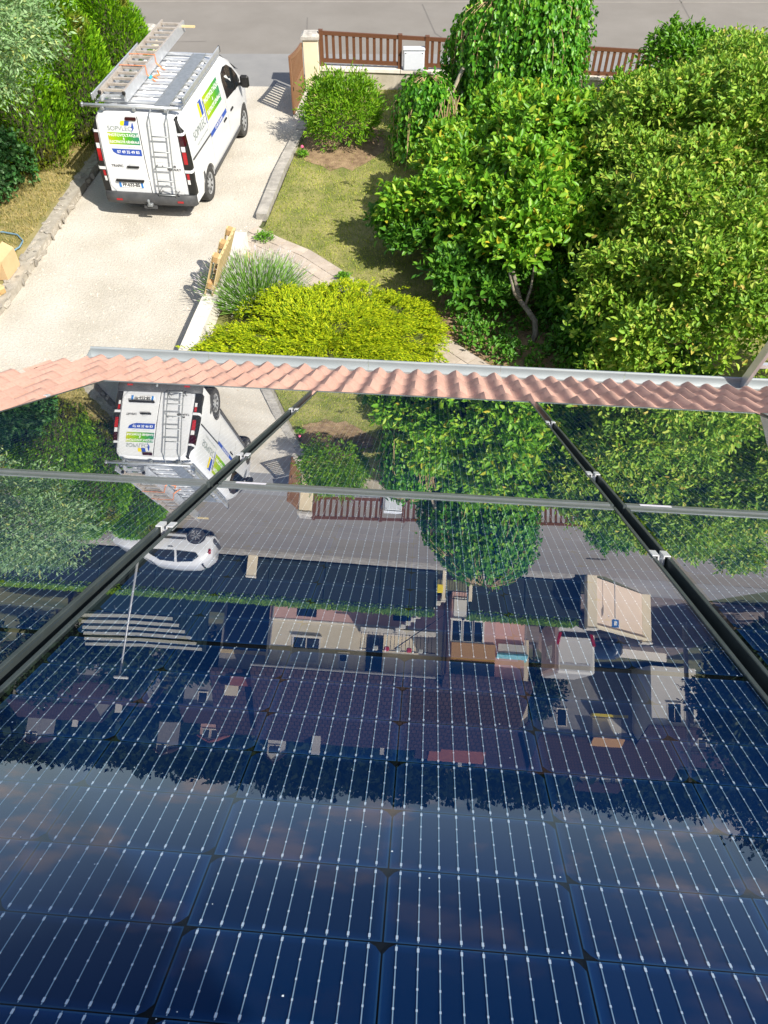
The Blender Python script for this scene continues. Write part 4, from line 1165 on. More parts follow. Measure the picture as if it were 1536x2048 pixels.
# windscreen, headlights, grille (seen from elsewhere)
m = MB(); m.add([(-.70, 3.56, 1.90), (.70, 3.56, 1.90), (.86, 4.36, 1.335), (-.86, 4.36, 1.335)], [(0, 1, 2, 3)])
m.build('windscreen', MT['dark_glass'], van)
for s in (-1, 1):
    MB().box((s * .70, 4.82, .84), (.30, .22, .17), rot=Euler((0, 0, -s * .5)), bev=.04).build('headlight', MT['white_lens'], van)
MB().box((0, 4.95, .72), (.95, .08, .16), bev=.02).build('grille', MT['ink'], van)
MB().box((0, 4.90, .42), (1.5, .22, .22), bev=.06).build('front_bumper', MT['dark_plastic'], van)
# roof ribs
for k in range(6):
    x = (k - 2.5) * .24
    MB().b2((x - .035, .55, 1.995), (x + .035, 2.9, 2.028), bev=.012).build('roof_rib', MT['white_paint'], van)

# roof rack
rk = link(bpy.data.objects.new('roof_rack', None)); rk.parent = van
for s in (-1, 1):
    m = MB(); m.b2((s * .865 - .014, .42, 2.10), (s * .865 + .014, 3.10, 2.20), bev=.006)
    m.b2((s * .83 - .01, .42, 2.02), (s * .83 + .02, 3.10, 2.05)); m.build('side_rail', MT['alu'], rk)
    for yy in (.42, 3.10): MB().box((s * .865, yy, 2.15), (.045, .05, .13), bev=.015).build('rail_end', MT['dark_plastic'] if yy > 1 else MT['galv'], rk)
    for k in range(9):
        y = .52 + 2.5 * k / 8
        MB().b2((s * .855 - .012, y - .02, 2.05), (s * .855 + .006, y + .02, 2.10)).build('upright', MT['alu'], rk)
for k in range(9):
    y = .52 + 2.5 * k / 8
    MB().b2((-.82, y - .035, 2.035), (.82, y + .035, 2.075), bev=.006).build('crossbar', MT['alu'], rk)
m = MB(); m.b2((.36, .30, 2.082), (.62, 2.95, 2.092)); m.b2((.352, .30, 2.078), (.36, 2.95, 2.105)); m.b2((.62, .30, 2.078), (.628, 2.95, 2.105)); m.build('walkway_plate', MT['galv'], rk)
m = MB(); m.tube([(-.98, .17, 2.10), (.84, .17, 2.10)], .028, 10); m.build('rear_roller', MT['alu'], rk, smooth=True)
m = MB(); m.b2((-.86, .22, 2.04), (.86, .30, 2.07)); m.build('rear_bar', MT['alu'], rk)
MB().box((-.98, .17, 2.10), (.05, .075, .075), bev=.015).build('roller_end', MT['galv'], rk)
for x in (-.6, 0, .6): MB().b2((x - .03, .12, 2.03), (x + .03, .24, 2.09), bev=.008).build('roller_bracket', MT['galv'], rk)
# access ladder on the right rear door
al = link(bpy.data.objects.new('access_ladder', None)); al.parent = van
lx = (.265, .60)
def lad_y(z): return rear_y(min(z, 1.94)) - .105
m = MB()
for i, x in enumerate(lx):
    dx = lambda z: .05 * (z - 1.2) / .7
    pts = [(x + dx(1.98) , .24, 2.08), (x + dx(1.98), .10, 2.06), (x + dx(1.92), lad_y(1.94), 1.98)] + [(x + dx(z), lad_y(z), z) for z in (1.7, 1.4, 1.1, .8, .52)]
    MB().tube(pts, .0125, 8).build('stile', MT['galv'], al, smooth=True)
for z in (1.66, 1.385, 1.11, .835, .56):
    d = .05 * (z - 1.2) / .7
    MB().tube([(lx[0] + d, lad_y(z), z), (lx[1] + d, lad_y(z), z)], .0115, 8).build('rung', MT['galv'], al, smooth=True)
for z in (1.12, .62):
    for x in lx: MB().tube([(x, lad_y(z), z), (x, rear_y(z) - .01, z - .02)], .012, 8).build('standoff', MT['badge'], al)
m = MB(); m.tube([(.20, lad_y(.7) - .0, .56), (.30, lad_y(.7) - .03, .72), (.42, lad_y(.7) - .03, .78), (.55, lad_y(.7) - .03, .74), (.63, lad_y(.7), .56)], .009, 8); m.build('fold_step', MT['galv'], al, smooth=True)

# working ladder lashed on the rack
wl_ = thing('extension_ladder', 'long weathered extension ladder strapped on the left of the van roof rack', 'ladder', (-4.635, 14.623, 0), -VAN_YAW)
x0, x1 = -.66, -.20
for z0, z1, mt in ((2.105, 2.20, 'alu'), (2.21, 2.305, 'ladder_tan')):
    for x in (x0, x1):
        MB().b2((x - .018, .34, z0), (x + .018, 4.25, z1), bev=.003).build('stile', MT['alu'] if mt == 'alu' else MT['ladder_tan'], wl_)
    for k in range(14):
        y = .44 + k * .282
        MB().b2((x0 + .018, y - .02, z0 + .03), (x1 - .018, y + .02, z1 - .015), bev=.006).build('rung', MT['alu'] if mt == 'alu' else MT['ladder_tan'], wl_)
MB().b2((x1 + .019, .34, 2.10), (x1 + .024, 4.25, 2.30)).build('side_channel', MT['alu'], wl_)
for x in (x0, x1): MB().box((x, .33, 2.26), (.06, .05, .06), bev=.01).build('foot', MT['ink'], wl_)
MB().b2((x1 + .02, 4.05, 2.22), (x1 + .30, 4.12, 2.25)).build('stabiliser_stub', PM('yellow_wood', (.6, .48, .25), None, rough=.8), wl_)
st = thing('ratchet_strap', 'orange ratchet strap over the ladder on the van roof', 'strap', (-4.635, 14.623, 0), -VAN_YAW)
for yy in (1.55, 2.15):
    m = MB(); P = [(x0 - .03, yy, 2.08), (x0 - .03, yy, 2.312), (x1 + .03, yy, 2.314), (x1 + .03, yy, 2.16), (x1 + .14, yy - .05, 2.09), (x1 + .22, yy - .12, 2.085)]
    for a, b in zip(P[:-1], P[1:]): m.bar(a, b, .004 if abs(a[2] - b[2]) > .1 else .035, .035 if abs(a[2] - b[2]) > .1 else .004)
    m.build('webbing', MT['strap'], st)
MB().box((x1 + .10, 1.52, 2.12), (.06, .09, .05), bev=.01).build('ratchet', MT['teal'], st)
m = MB(); m.tube([(x1 + .10, 1.95, 2.09), (x1 + .2, 1.75, 2.095), (x1 + .12, 1.62, 2.1), (x1 + .22, 1.55, 2.09)], .016, 6); m.build('loose_tail', MT['strap'], st)

# ------------------------------------------------------------------ things on the drive
# pallet standing on end against the bed wall
def pallet(name, label, matrix, L_=1.2, W_=1.0):
    t = thing(name, label, 'pallet', matrix=matrix, group='wooden pallets')
    for k in range(7):
        x = -W_ / 2 + .05 + k * (W_ - .10) / 6
        MB().b2((x - .05, 0, .122), (x + .05, L_, .144)).build('deck_board', MT['pallet'], t)
    for y in (.06, L_ / 2, L_ - .06):
        MB().b2((-W_ / 2, y - .05, .10), (W_ / 2, y + .05, .121)).build('stringer_board', MT['pallet'], t)
        for x in (-W_ / 2 + .07, 0, W_ / 2 - .07): MB().b2((x - .07, y - .055, .022), (x + .07, y + .055, .099), bev=.003).build('block', MT['block'], t)
    for x in (-W_ / 2 + .07, 0, W_ / 2 - .07): MB().b2((x - .05, 0, 0), (x + .05, L_, .021)).build('foot_board', MT['pallet'], t)
    return t
# local x along the drive, local y upwards, local z towards the bed
ylen = Vector((0.125, 0.99, 0)).normalized(); upv = Vector((.40, -0.05, 1.13)).normalized(); zv = ylen.cross(upv).normalized()
zv = zv if zv.x > 0 else -zv
upv = zv.cross(ylen).normalized(); upv = upv if upv.z > 0 else -upv
xl = upv.cross(zv)
pm = Matrix((xl, upv, zv)).transposed().to_4x4(); pm.translation = Vector((-3.16, 11.86, 0.01))
pallet('wooden_pallet', 'pale wooden pallet standing on edge against the bed wall', pm)
pm2 = Matrix.Translation((-7.76, 11.02, 0.17)) @ Matrix.Rotation(R(-35), 4, 'Z')
pallet('wooden_pallet', 'wooden pallet lying flat at the left edge beside the stone edging', pm2)
bx_ = thing('cardboard_box', 'open cardboard box standing on the stone edging at the left', 'box', (-6.99, 12.40, .165), R(-6))
b_ = MB(); w_, d_, h_ = .50, .52, .36
for lo, hi in (((-w_ / 2, -d_ / 2, 0), (w_ / 2, -d_ / 2 + .008, h_)), ((-w_ / 2, d_ / 2 - .008, 0), (w_ / 2, d_ / 2, h_)), ((-w_ / 2, -d_ / 2 + .008, 0), (-w_ / 2 + .008, d_ / 2 - .008, h_)), ((w_ / 2 - .008, -d_ / 2 + .008, 0), (w_ / 2, d_ / 2 - .008, h_)), ((-w_ / 2 + .008, -d_ / 2 + .008, 0), (w_ / 2 - .008, d_ / 2 - .008, .008))): b_.b2(lo, hi)
b_.build('carton', MT['card'], bx_)
for (c, rot, sz) in (((w_ / 2 - .085, 0, h_ + .05), (0, R(32), 0), (.20, d_ - .01, .006)), ((-w_ / 2 + .09, 0, h_ + .012), (0, R(-8), 0), (.20, d_ - .01, .006)), ((0, -d_ / 2 - .07, h_ - .06), (R(42), 0, 0), (w_ - .01, .19, .006))):
    MB().box(c, sz, rot=rot).build('flap', MT['card'], bx_)
hs_ = thing('garden_hose', 'blue-grey hose loop lying on the dry grass behind the cardboard box', 'hose', (-7.2, 13.2, .17))
m = MB(); m.tube([(-.5, .52, .02), (-.2, .55, .03), (.12, .45, .03), (.30, .22, .03), (.30, 0, .03), (.2, -.2, .03), (.25, -.4, .02)], .016, 8); m.build('tube', MT['hose'], hs_, smooth=True)
ws_ = thing('tan_offcut', 'small tan stone block at the end of the lavender bed', 'stone', (-2.48, 12.95, .03), R(-40))
MB().box((0, 0, .07), (.34, .13, .14), bev=.012).build('block', MT['pallet'], ws_)

# ------------------------------------------------------------------ foliage tools
def unit(a): return a / np.maximum(np.linalg.norm(a, axis=-1, keepdims=True), 1e-9)
def rdir(n): return unit(RNG.normal(size=(n, 3)))

def leaves6(P, D, N, L, W, fold=0.25, droop=0.12):
    """broad leaf, two folded halves"""
    D = unit(D); S = unit(np.cross(D, N)); N = np.cross(S, D)
    L = L[:, None]; W = W[:, None]
    b = P; t = P + D * L - N * (droop * L)
    m1 = P + D * (0.32 * L); m2 = P + D * (0.70 * L) - N * (droop * .35 * L)
    l1, r1 = m1 - S * (W * .48) + N * (W * fold), m1 + S * (W * .48) + N * (W * fold)
    l2, r2 = m2 - S * (W * .40) + N * (W * fold), m2 + S * (W * .40) + N * (W * fold)
    v = np.stack([b, r1, r2, t, l2, l1], 1).reshape(-1, 3)
    k = np.arange(len(P))[:, None] * 6
    f = np.concatenate([k + np.array([[0, 1, 2, 3]]), k + np.array([[0, 3, 4, 5]])], 1).reshape(-1, 4)
    return v, f
def leaves4(P, D, N, L, W, fold=0.0, droop=0.1):
    D = unit(D); S = unit(np.cross(D, N)); N = np.cross(S, D); L = L[:, None]; W = W[:, None]
    v = np.stack([P, P + D * (.45 * L) + S * (W * .5) + N * (W * fold), P + D * L - N * (droop * L), P + D * (.45 * L) - S * (W * .5) + N * (W * fold)], 1).reshape(-1, 3)
    f = np.arange(len(P))[:, None] * 4 + np.array([[0, 1, 2, 3]])
    return v, f

def crown_clumps(blobs, n, shell=(0.72, 1.03), zmin=-0.45, inner=0.12):
    B = np.array(blobs, float)
    wts = (B[:, 3] * B[:, 4] + B[:, 3] * B[:, 5] + B[:, 4] * B[:, 5]); wts /= wts.sum()
    out_c, out_n = [], []
    tot = 0
    while tot < n:
        k = RNG.choice(len(B), size=n, p=wts)
        d = rdir(n); d[:, 2] = np.where(d[:, 2] < zmin, -d[:, 2], d[:, 2])
        r = RNG.uniform(*shell, size=n)
        isin = RNG.random(n) < inner; r = np.where(isin, RNG.uniform(.35, .7, n), r)
        far = RNG.random(n) < .05; r = np.where(far & ~isin, RNG.uniform(1.05, 1.32, n), r)   # stray shoots
        # lumpy outline
        r = r * (1 + .10 * np.sin(d[:, 0] * 5 + k) * np.cos(d[:, 1] * 6 + 2 * k))
        c = B[k, :3] + d * B[k, 3:6] * r[:, None]
        keep = np.ones(n, bool)
        for j in range(len(B)):
            q = np.linalg.norm((c - B[j, :3]) / B[j, 3:6], axis=1)
            keep &= ~((q < .68) & (k != j) & ~isin)
        keep &= c[:, 2] > 0.06
        nn = unit(d / B[k, 3:6])
        out_c.append(c[keep]); out_n.append(nn[keep]); tot += keep.sum()
    return np.concatenate(out_c)[:n], np.concatenate(out_n)[:n]

def sub_blobs(blobs, k, ratio=(.30, .46), seed=5):
    """break each lobe into smaller tufts so that light and dark clumps alternate"""
    rng = np.random.default_rng(seed); out = []
    for (x, y, z, a, b, c) in blobs:
        m = max(5, int(k * (a * b + a * c + b * c) / 3))
        for _ in range(m):
            d = rng.normal(size=3); d /= np.linalg.norm(d)
            if d[2] < -.35: d[2] = -d[2]
            r = rng.uniform(*ratio); q = rng.uniform(.62, .80)
            out.append((x + d[0] * a * q, y + d[1] * b * q, max(.15, z + d[2] * c * q), a * r, b * r, c * r * .85))
    return out

def whorl_leaves(c, nrm, per, L0, L1, ratio, spread, upb=0.25, out=0.55, jitter=0.5):
    n = len(c)
    C = np.repeat(c, per, 0); Nn = np.repeat(nrm, per, 0); m = len(C)
    ax = unit(Nn + np.array([0, 0, upb]) + RNG.normal(size=(m, 3)) * .15)
    t = rdir(m); t = unit(t - ax * np.sum(t * ax, 1, keepdims=True))
    D = unit(t * (1 - out) + ax * out + RNG.normal(size=(m, 3)) * jitter * .4)
    P = C + RNG.normal(size=(m, 3)) * spread
    N = unit(ax + np.array([0, 0, .5]) + RNG.normal(size=(m, 3)) * .35)
    L = RNG.uniform(L0, L1, m); W = L * ratio * RNG.uniform(.85, 1.15, m)
    return P, D, N, L, W

def branches(name, paths, mat, parent, seg=7):
    for pts, r0, r1 in paths:
        n = len(pts)
        MB().tube(pts, [r0 + (r1 - r0) * i / (n - 1) for i in range(n)], seg).build(name, mat, parent, smooth=True)

LEAF_CACHE = {}
def leaf_parts(tree, P, D, N, L, W, mat, count, base):
    """the leaves that show largest become parts of their own; returns the mask of the rest"""
    camp = np.array([0, 0, CAM_H]); q = P + base
    toc = unit(camp - q); vis = np.sum(unit(N) * toc, 1)
    score = L / np.linalg.norm(camp - q, axis=1) * np.clip(vis, 0.05, 1) + 0.004 * RNG.random(len(P))
    pick = np.argsort(-score)[:count]
    key = mat.name
    if key not in LEAF_CACHE:
        v, f = leaves6(np.zeros((1, 3)), np.array([[0, 1., 0]]), np.array([[0, 0, 1.]]), np.array([1.]), np.array([float(np.mean(W / L))]))
        me = np_mesh('leaf', v, f); me.materials.append(mat); LEAF_CACHE[key] = me
    for i in pick:
        d = Vector(D[i]).normalized(); s = d.cross(Vector(N[i])).normalized(); n = s.cross(d)
        M4 = Matrix((s, d, n)).transposed().to_4x4(); M4 = Matrix.Translation(Vector(P[i])) @ M4 @ Matrix.Scale(float(L[i]), 4)
        o = link(bpy.data.objects.new('leaf', LEAF_CACHE[key])); o.parent = tree; o.matrix_basis = M4
    mask = np.ones(len(P), bool); mask[pick] = False
    return mask

def broadleaf(name, label, cat, base, blobs, nclump, per, L0, L1, ratio, mat, trunk=None, bark=None, nleaf=0, six=True, spread=.05, shell=(.72, 1.03), upb=.25, out=.55, group=None, inner=.12, zmin=-.45, tuft=0):
    t = thing(name, label, cat, base, group=group)
    b = np.array(base)
    bl = [(x - b[0], y - b[1], z - b[2], rx, ry, rz) for (x, y, z, rx, ry, rz) in blobs]
    if tuft:
        c0, n0 = crown_clumps(bl, int(nclump * .22), (.45, .85), zmin, .3)
        c1, n1 = crown_clumps(sub_blobs(bl, tuft), nclump, (.75, 1.05), -.15, .02)
        c, nn = np.concatenate([c0, c1]), np.concatenate([n0, n1])
    else:
        c, nn = crown_clumps(bl, nclump, shell, zmin, inner)
    P, D, N, L, W = whorl_leaves(c, nn, per, L0, L1, ratio, spread, upb, out)
    if nleaf:
        mk = leaf_parts(t, P, D, N, L, W, mat, nleaf, b); P, D, N, L, W = P[mk], D[mk], N[mk], L[mk], W[mk]
    v, f = (leaves6 if six else leaves4)(P, D, N, L, W)
    cr = obj('crown', np_mesh('crown', v, f), mat, t)
    if nleaf: cr['kind'] = 'stuff'
    if trunk: branches('trunk', trunk[:1], bark, t); branches('branch', trunk[1:], bark, t)
    return t, c

LM = {}
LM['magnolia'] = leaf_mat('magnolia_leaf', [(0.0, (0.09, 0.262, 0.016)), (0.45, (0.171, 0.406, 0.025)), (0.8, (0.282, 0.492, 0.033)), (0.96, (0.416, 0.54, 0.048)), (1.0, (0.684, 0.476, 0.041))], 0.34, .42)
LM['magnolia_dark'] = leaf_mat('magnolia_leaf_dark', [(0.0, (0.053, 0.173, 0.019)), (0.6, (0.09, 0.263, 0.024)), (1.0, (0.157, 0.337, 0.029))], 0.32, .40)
LM['olive'] = leaf_mat('yellow_green_leaf', [(0.0, (0.106, 0.246, 0.022)), (0.4, (0.207, 0.392, 0.031)), (0.75, (0.338, 0.515, 0.05)), (0.97, (0.477, 0.538, 0.088)), (1.0, (0.564, 0.403, 0.088))], 0.32, .5)
LM['mulberry'] = leaf_mat('weeping_leaf', [(0.0, (0.041, 0.18, 0.012)), (0.5, (0.094, 0.307, 0.017)), (0.9, (0.18, 0.42, 0.026)), (1.0, (0.317, 0.51, 0.048))], 0.28, .38, .4)
LM['willow'] = leaf_mat('bush_leaf', [(0.0, (0.086, 0.228, 0.01)), (0.5, (0.166, 0.372, 0.012)), (1.0, (0.281, 0.456, 0.019))], 0.35, .45)
LM['bright'] = leaf_mat('bright_leaf', [(0.0, (0.072, 0.216, 0.013)), (0.5, (0.138, 0.348, 0.02)), (1.0, (0.228, 0.432, 0.033))], 0.35, .4)
LM['thuja'] = leaf_mat('conifer_spray', [(0.0, (0.074, 0.216, 0.007)), (0.5, (0.156, 0.365, 0.008)), (1.0, (0.267, 0.488, 0.012))], 0.25, .6, .2, zone=(1.1, (0.36, 0.21, 0.07), .85, .57))
LM['ivy'] = leaf_mat('ivy_leaf', [(0.0, (0.039, 0.143, 0.036)), (0.6, (0.078, 0.227, 0.054)), (1.0, (0.169, 0.319, 0.12))], 0.25, .4)
LM['silver'] = leaf_mat('silver_leaf', [(0.0, (0.14, 0.27, 0.09)), (0.5, (0.24, 0.4, 0.16)), (0.85, (0.36, 0.52, 0.26)), (1.0, (0.45, 0.48, 0.12))], 0.28, .55)
LM['juniper'] = leaf_mat('golden_juniper', [(0.0, (0.09, 0.18, 0.004)), (0.35, (0.24, 0.345, 0.005)), (0.75, (0.42, 0.5, 0.008)), (1.0, (0.58, 0.62, 0.02))], 0.28, .6, .2)
LM['lavender'] = leaf_mat('lavender_green', [(0.0, (0.106, 0.243, 0.032)), (0.5, (0.185, 0.384, 0.053)), (1.0, (0.317, 0.522, 0.127))], 0.25, .6)
LM['lav_flower'] = leaf_mat('lavender_spike', [(0.0, (0.364, 0.365, 0.27)), (0.5, (0.504, 0.486, 0.459)), (1.0, (0.616, 0.567, 0.648))], 0.2, .7)
LM['grass'] = leaf_mat('grass_blade', [(0.0, (0.186, 0.297, 0.025)), (0.45, (0.348, 0.44, 0.045)), (0.8, (0.525, 0.539, 0.096)), (1.0, (0.694, 0.666, 0.177))], 0.3, .6, .2, zone=(1.1, (0.115, 0.19, 0.022), .6, .50))
LM['drygrass'] = leaf_mat('dry_grass_blade', [(0.0, (0.161, 0.184, 0.033)), (0.35, (0.345, 0.299, 0.077)), (0.7, (0.529, 0.425, 0.165)), (1.0, (0.644, 0.529, 0.242))], 0.3, .7, .2)
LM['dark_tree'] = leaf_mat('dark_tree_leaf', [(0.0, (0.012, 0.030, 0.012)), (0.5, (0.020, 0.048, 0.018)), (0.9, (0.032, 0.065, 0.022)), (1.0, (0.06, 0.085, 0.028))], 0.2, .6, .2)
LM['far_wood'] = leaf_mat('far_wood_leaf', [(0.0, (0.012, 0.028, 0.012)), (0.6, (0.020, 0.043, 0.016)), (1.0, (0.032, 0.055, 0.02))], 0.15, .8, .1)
LM['hedge'] = leaf_mat('clipped_hedge', [(0.0, (0.093, 0.212, 0.015)), (0.6, (0.17, 0.323, 0.021)), (1.0, (0.289, 0.425, 0.038))], 0.25, .6, .2)

# ------------------------------------------------------------------ planting
# broad-leaved tree in the middle right, big leaves
mag_base = (2.42, 10.45, 0.03)
def off(base, pts): return [(x - base[0], y - base[1], z - base[2]) for x, y, z in pts]
tr_ = [(off(mag_base, [(2.43, 10.42, 0.0), (2.50, 10.47, .22), (2.47, 10.56, .42), (2.34, 10.66, .56), (2.22, 10.76, .66), (2.1, 11.3, .95), (2.0, 12.2, 1.35), (2.1, 13.2, 1.9)]), .058, .024),
       (off(mag_base, [(2.30, 10.70, .60), (2.38, 10.85, .85), (2.43, 11.1, 1.1), (2.5, 11.8, 1.6)]), .026, .012),
       (off(mag_base, [(2.22, 10.76, .66), (2.10, 10.74, .82), (2.0, 10.9, 1.1)]), .034, .016),
       (off(mag_base, [(2.0, 12.2, 1.35), (1.4, 12.8, 1.4), (.7, 13.4, 1.2)]), .035, .012),
       (off(mag_base, [(2.0, 12.2, 1.35), (2.9, 13.5, 2.0), (3.1, 15.0, 2.2)]), .035, .012)]
mag_blobs = [(1.05, 13.3, .80, 1.15, .95, .75), (1.75, 14.4, 1.10, 1.15, 1.1, .95), (2.75, 15.2, 1.35, 1.2, 1.05, .95), (1.75, 12.35, 1.15, .95, .85, .75), (2.85, 13.4, 1.80, 1.15, 1.1, .85), (3.45, 14.5, 1.45, 1.0, 1.0, .8), (2.45, 12.0, 1.75, .75, .75, .75), (2.2, 11.55, 1.15, .7, .5, .5), (3.1, 12.2, 1.35, .8, .8, .7), (2.0, 11.15, 1.35, .55, .45, .42), (2.35, 11.2, 1.5, .6, .45, .42), (3.35, 12.9, 1.6, .9, .8, .7), (3.7, 13.8, 1.6, .8, .8, .75), (3.9, 15.4, 1.2, .9, .9, .75), (3.55, 11.9, 1.3, .75, .7, .6), (3.6, 12.7, 1.6, .8, .75, .7), (2.9, 11.6, 1.5, .65, .5, .5)]
broadleaf('broad_leaved_tree', 'large-leaved green tree with bent pale trunk in the middle right', 'tree', mag_base, mag_blobs, 3400, 9, .08, .185, .48, LM['magnolia'], tr_, MT['bark'], 300, spread=.055, tuft=12)
# darker lower left skirt of leaves
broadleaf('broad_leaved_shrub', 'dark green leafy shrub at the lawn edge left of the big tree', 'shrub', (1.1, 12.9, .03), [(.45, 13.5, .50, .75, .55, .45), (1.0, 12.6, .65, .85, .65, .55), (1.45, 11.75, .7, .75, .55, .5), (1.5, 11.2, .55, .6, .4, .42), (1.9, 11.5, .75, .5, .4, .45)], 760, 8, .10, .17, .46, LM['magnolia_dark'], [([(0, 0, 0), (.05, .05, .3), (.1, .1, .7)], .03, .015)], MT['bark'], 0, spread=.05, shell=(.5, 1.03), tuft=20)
# yellowish tree filling the lower right
ol_base = (5.3, 11.0, 0.0)
ol_blobs = [(3.85, 10.1, 1.45, .95, .8, .8), (4.65, 11.3, 2.1, 1.25, 1.15, .9), (4.3, 10.9, 1.5, .8, .8, .7), (5.8, 12.4, 2.6, 1.4, 1.3, 1.0), (4.4, 12.9, 2.2, 1.15, 1.1, .9), (5.0, 9.4, 1.9, 1.2, .9, .9), (6.6, 10.8, 2.3, 1.3, 1.3, 1.1), (3.3, 9.6, 1.0, .6, .55, .6), (5.6, 14.4, 1.85, 1.3, 1.2, .9), (4.2, 8.8, 1.25, .95, .65, .8), (5.3, 8.4, 1.5, 1.05, .75, .9), (6.3, 8.6, 1.6, 1.0, .8, .9), (3.4, 9.0, .7, .5, .5, .5)]
tr_ = [([(0, 0, 0), (.02, .05, .8), (-.05, .2, 1.5), (0, .5, 2.2)], .12, .05)] + [([(-.02, .1, 1.2 + .1 * k), (.8 * math.cos(a), .1 + .8 * math.sin(a), 1.9), (1.6 * math.cos(a), .3 + 1.6 * math.sin(a), 2.5)], .05, .012) for k, a in enumerate((0.3, 1.2, 2.2, 3.1, 4.2, 5.3))]
broadleaf('yellow_green_tree', 'yellowish fine-leaved tree filling the lower right garden', 'tree', ol_base, ol_blobs, 7600, 9, .05, .125, .46, LM['olive'], tr_, MT['bark'], 300, spread=.06, tuft=12)
ol2 = (6.6, 15.8, 0.0)
broadleaf('yellow_green_tree', 'yellow-green tree at the right edge below the far fence shrub', 'tree', ol2, [(5.2, 16.2, .9, .9, .8, .75), (6.2, 15.8, 1.2, 1.1, 1.0, .85), (7.3, 16.4, 1.85, 1.2, 1.1, 1.0), (6.9, 14.6, 2.3, 1.2, 1.1, .95), (8.1, 15.2, 2.2, 1.1, 1.1, 1.0)], 3000, 8, .055, .125, .46, LM['olive'], [([(0, 0, 0), (.1, 0, .8), (.1, .1, 1.8)], .09, .04)], MT['bark'], 0, spread=.06, tuft=13)
broadleaf('garden_shrub', 'bright green shrub overtopping the fence at the far right', 'shrub', (6.75, 19.6, .03), [(6.85, 19.7, 1.35, .8, .7, .6), (6.5, 19.2, .85, .55, .55, .5), (7.3, 19.4, 1.2, .8, .7, .65)], 560, 8, .09, .15, .45, LM['bright'], [([(0, 0, 0), (0, 0, .6), (.1, .05, 1.1)], .04, .02)], MT['bark'], 0, spread=.05, inner=.2)
broadleaf('garden_shrub', 'green pointed shrub in front of the right-hand fence bay', 'shrub', (5.3, 18.2, .03), [(5.3, 18.2, .75, .6, .55, .7), (5.6, 17.4, .65, .7, .6, .6), (4.7, 17.2, .55, .7, .6, .55)], 420, 8, .09, .15, .45, LM['magnolia'], [([(0, 0, 0), (0, 0, .5), (.05, .05, .9)], .03, .015)], MT['bark'], 0, spread=.05, inner=.2)
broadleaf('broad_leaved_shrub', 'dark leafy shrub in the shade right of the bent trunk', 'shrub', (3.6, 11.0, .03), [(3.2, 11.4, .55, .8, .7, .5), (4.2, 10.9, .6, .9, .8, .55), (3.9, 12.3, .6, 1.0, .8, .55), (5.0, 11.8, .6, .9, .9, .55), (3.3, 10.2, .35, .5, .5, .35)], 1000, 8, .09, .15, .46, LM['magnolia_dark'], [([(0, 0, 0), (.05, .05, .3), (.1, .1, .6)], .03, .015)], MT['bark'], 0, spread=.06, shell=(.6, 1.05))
# rounded bush by the gate
broadleaf('round_bush', 'rounded willow-leaved bush on bare soil beside the gate', 'bush', (-.98, 18.05, .03), [(-.98, 18.15, .72, .88, .85, .72), (-1.25, 18.0, .85, .55, .55, .6), (-.6, 18.2, .75, .55, .6, .6)], 900, 9, .07, .12, .26, LM['willow'], [([(0, 0, 0), (.02, 0, .3), (0, .05, .8)], .03, .015), ([(.1, -.05, 0), (.2, 0, .4)], .02, .01)], MT['bark'], 0, spread=.05, upb=.5, out=.65, zmin=-.8, inner=.25)

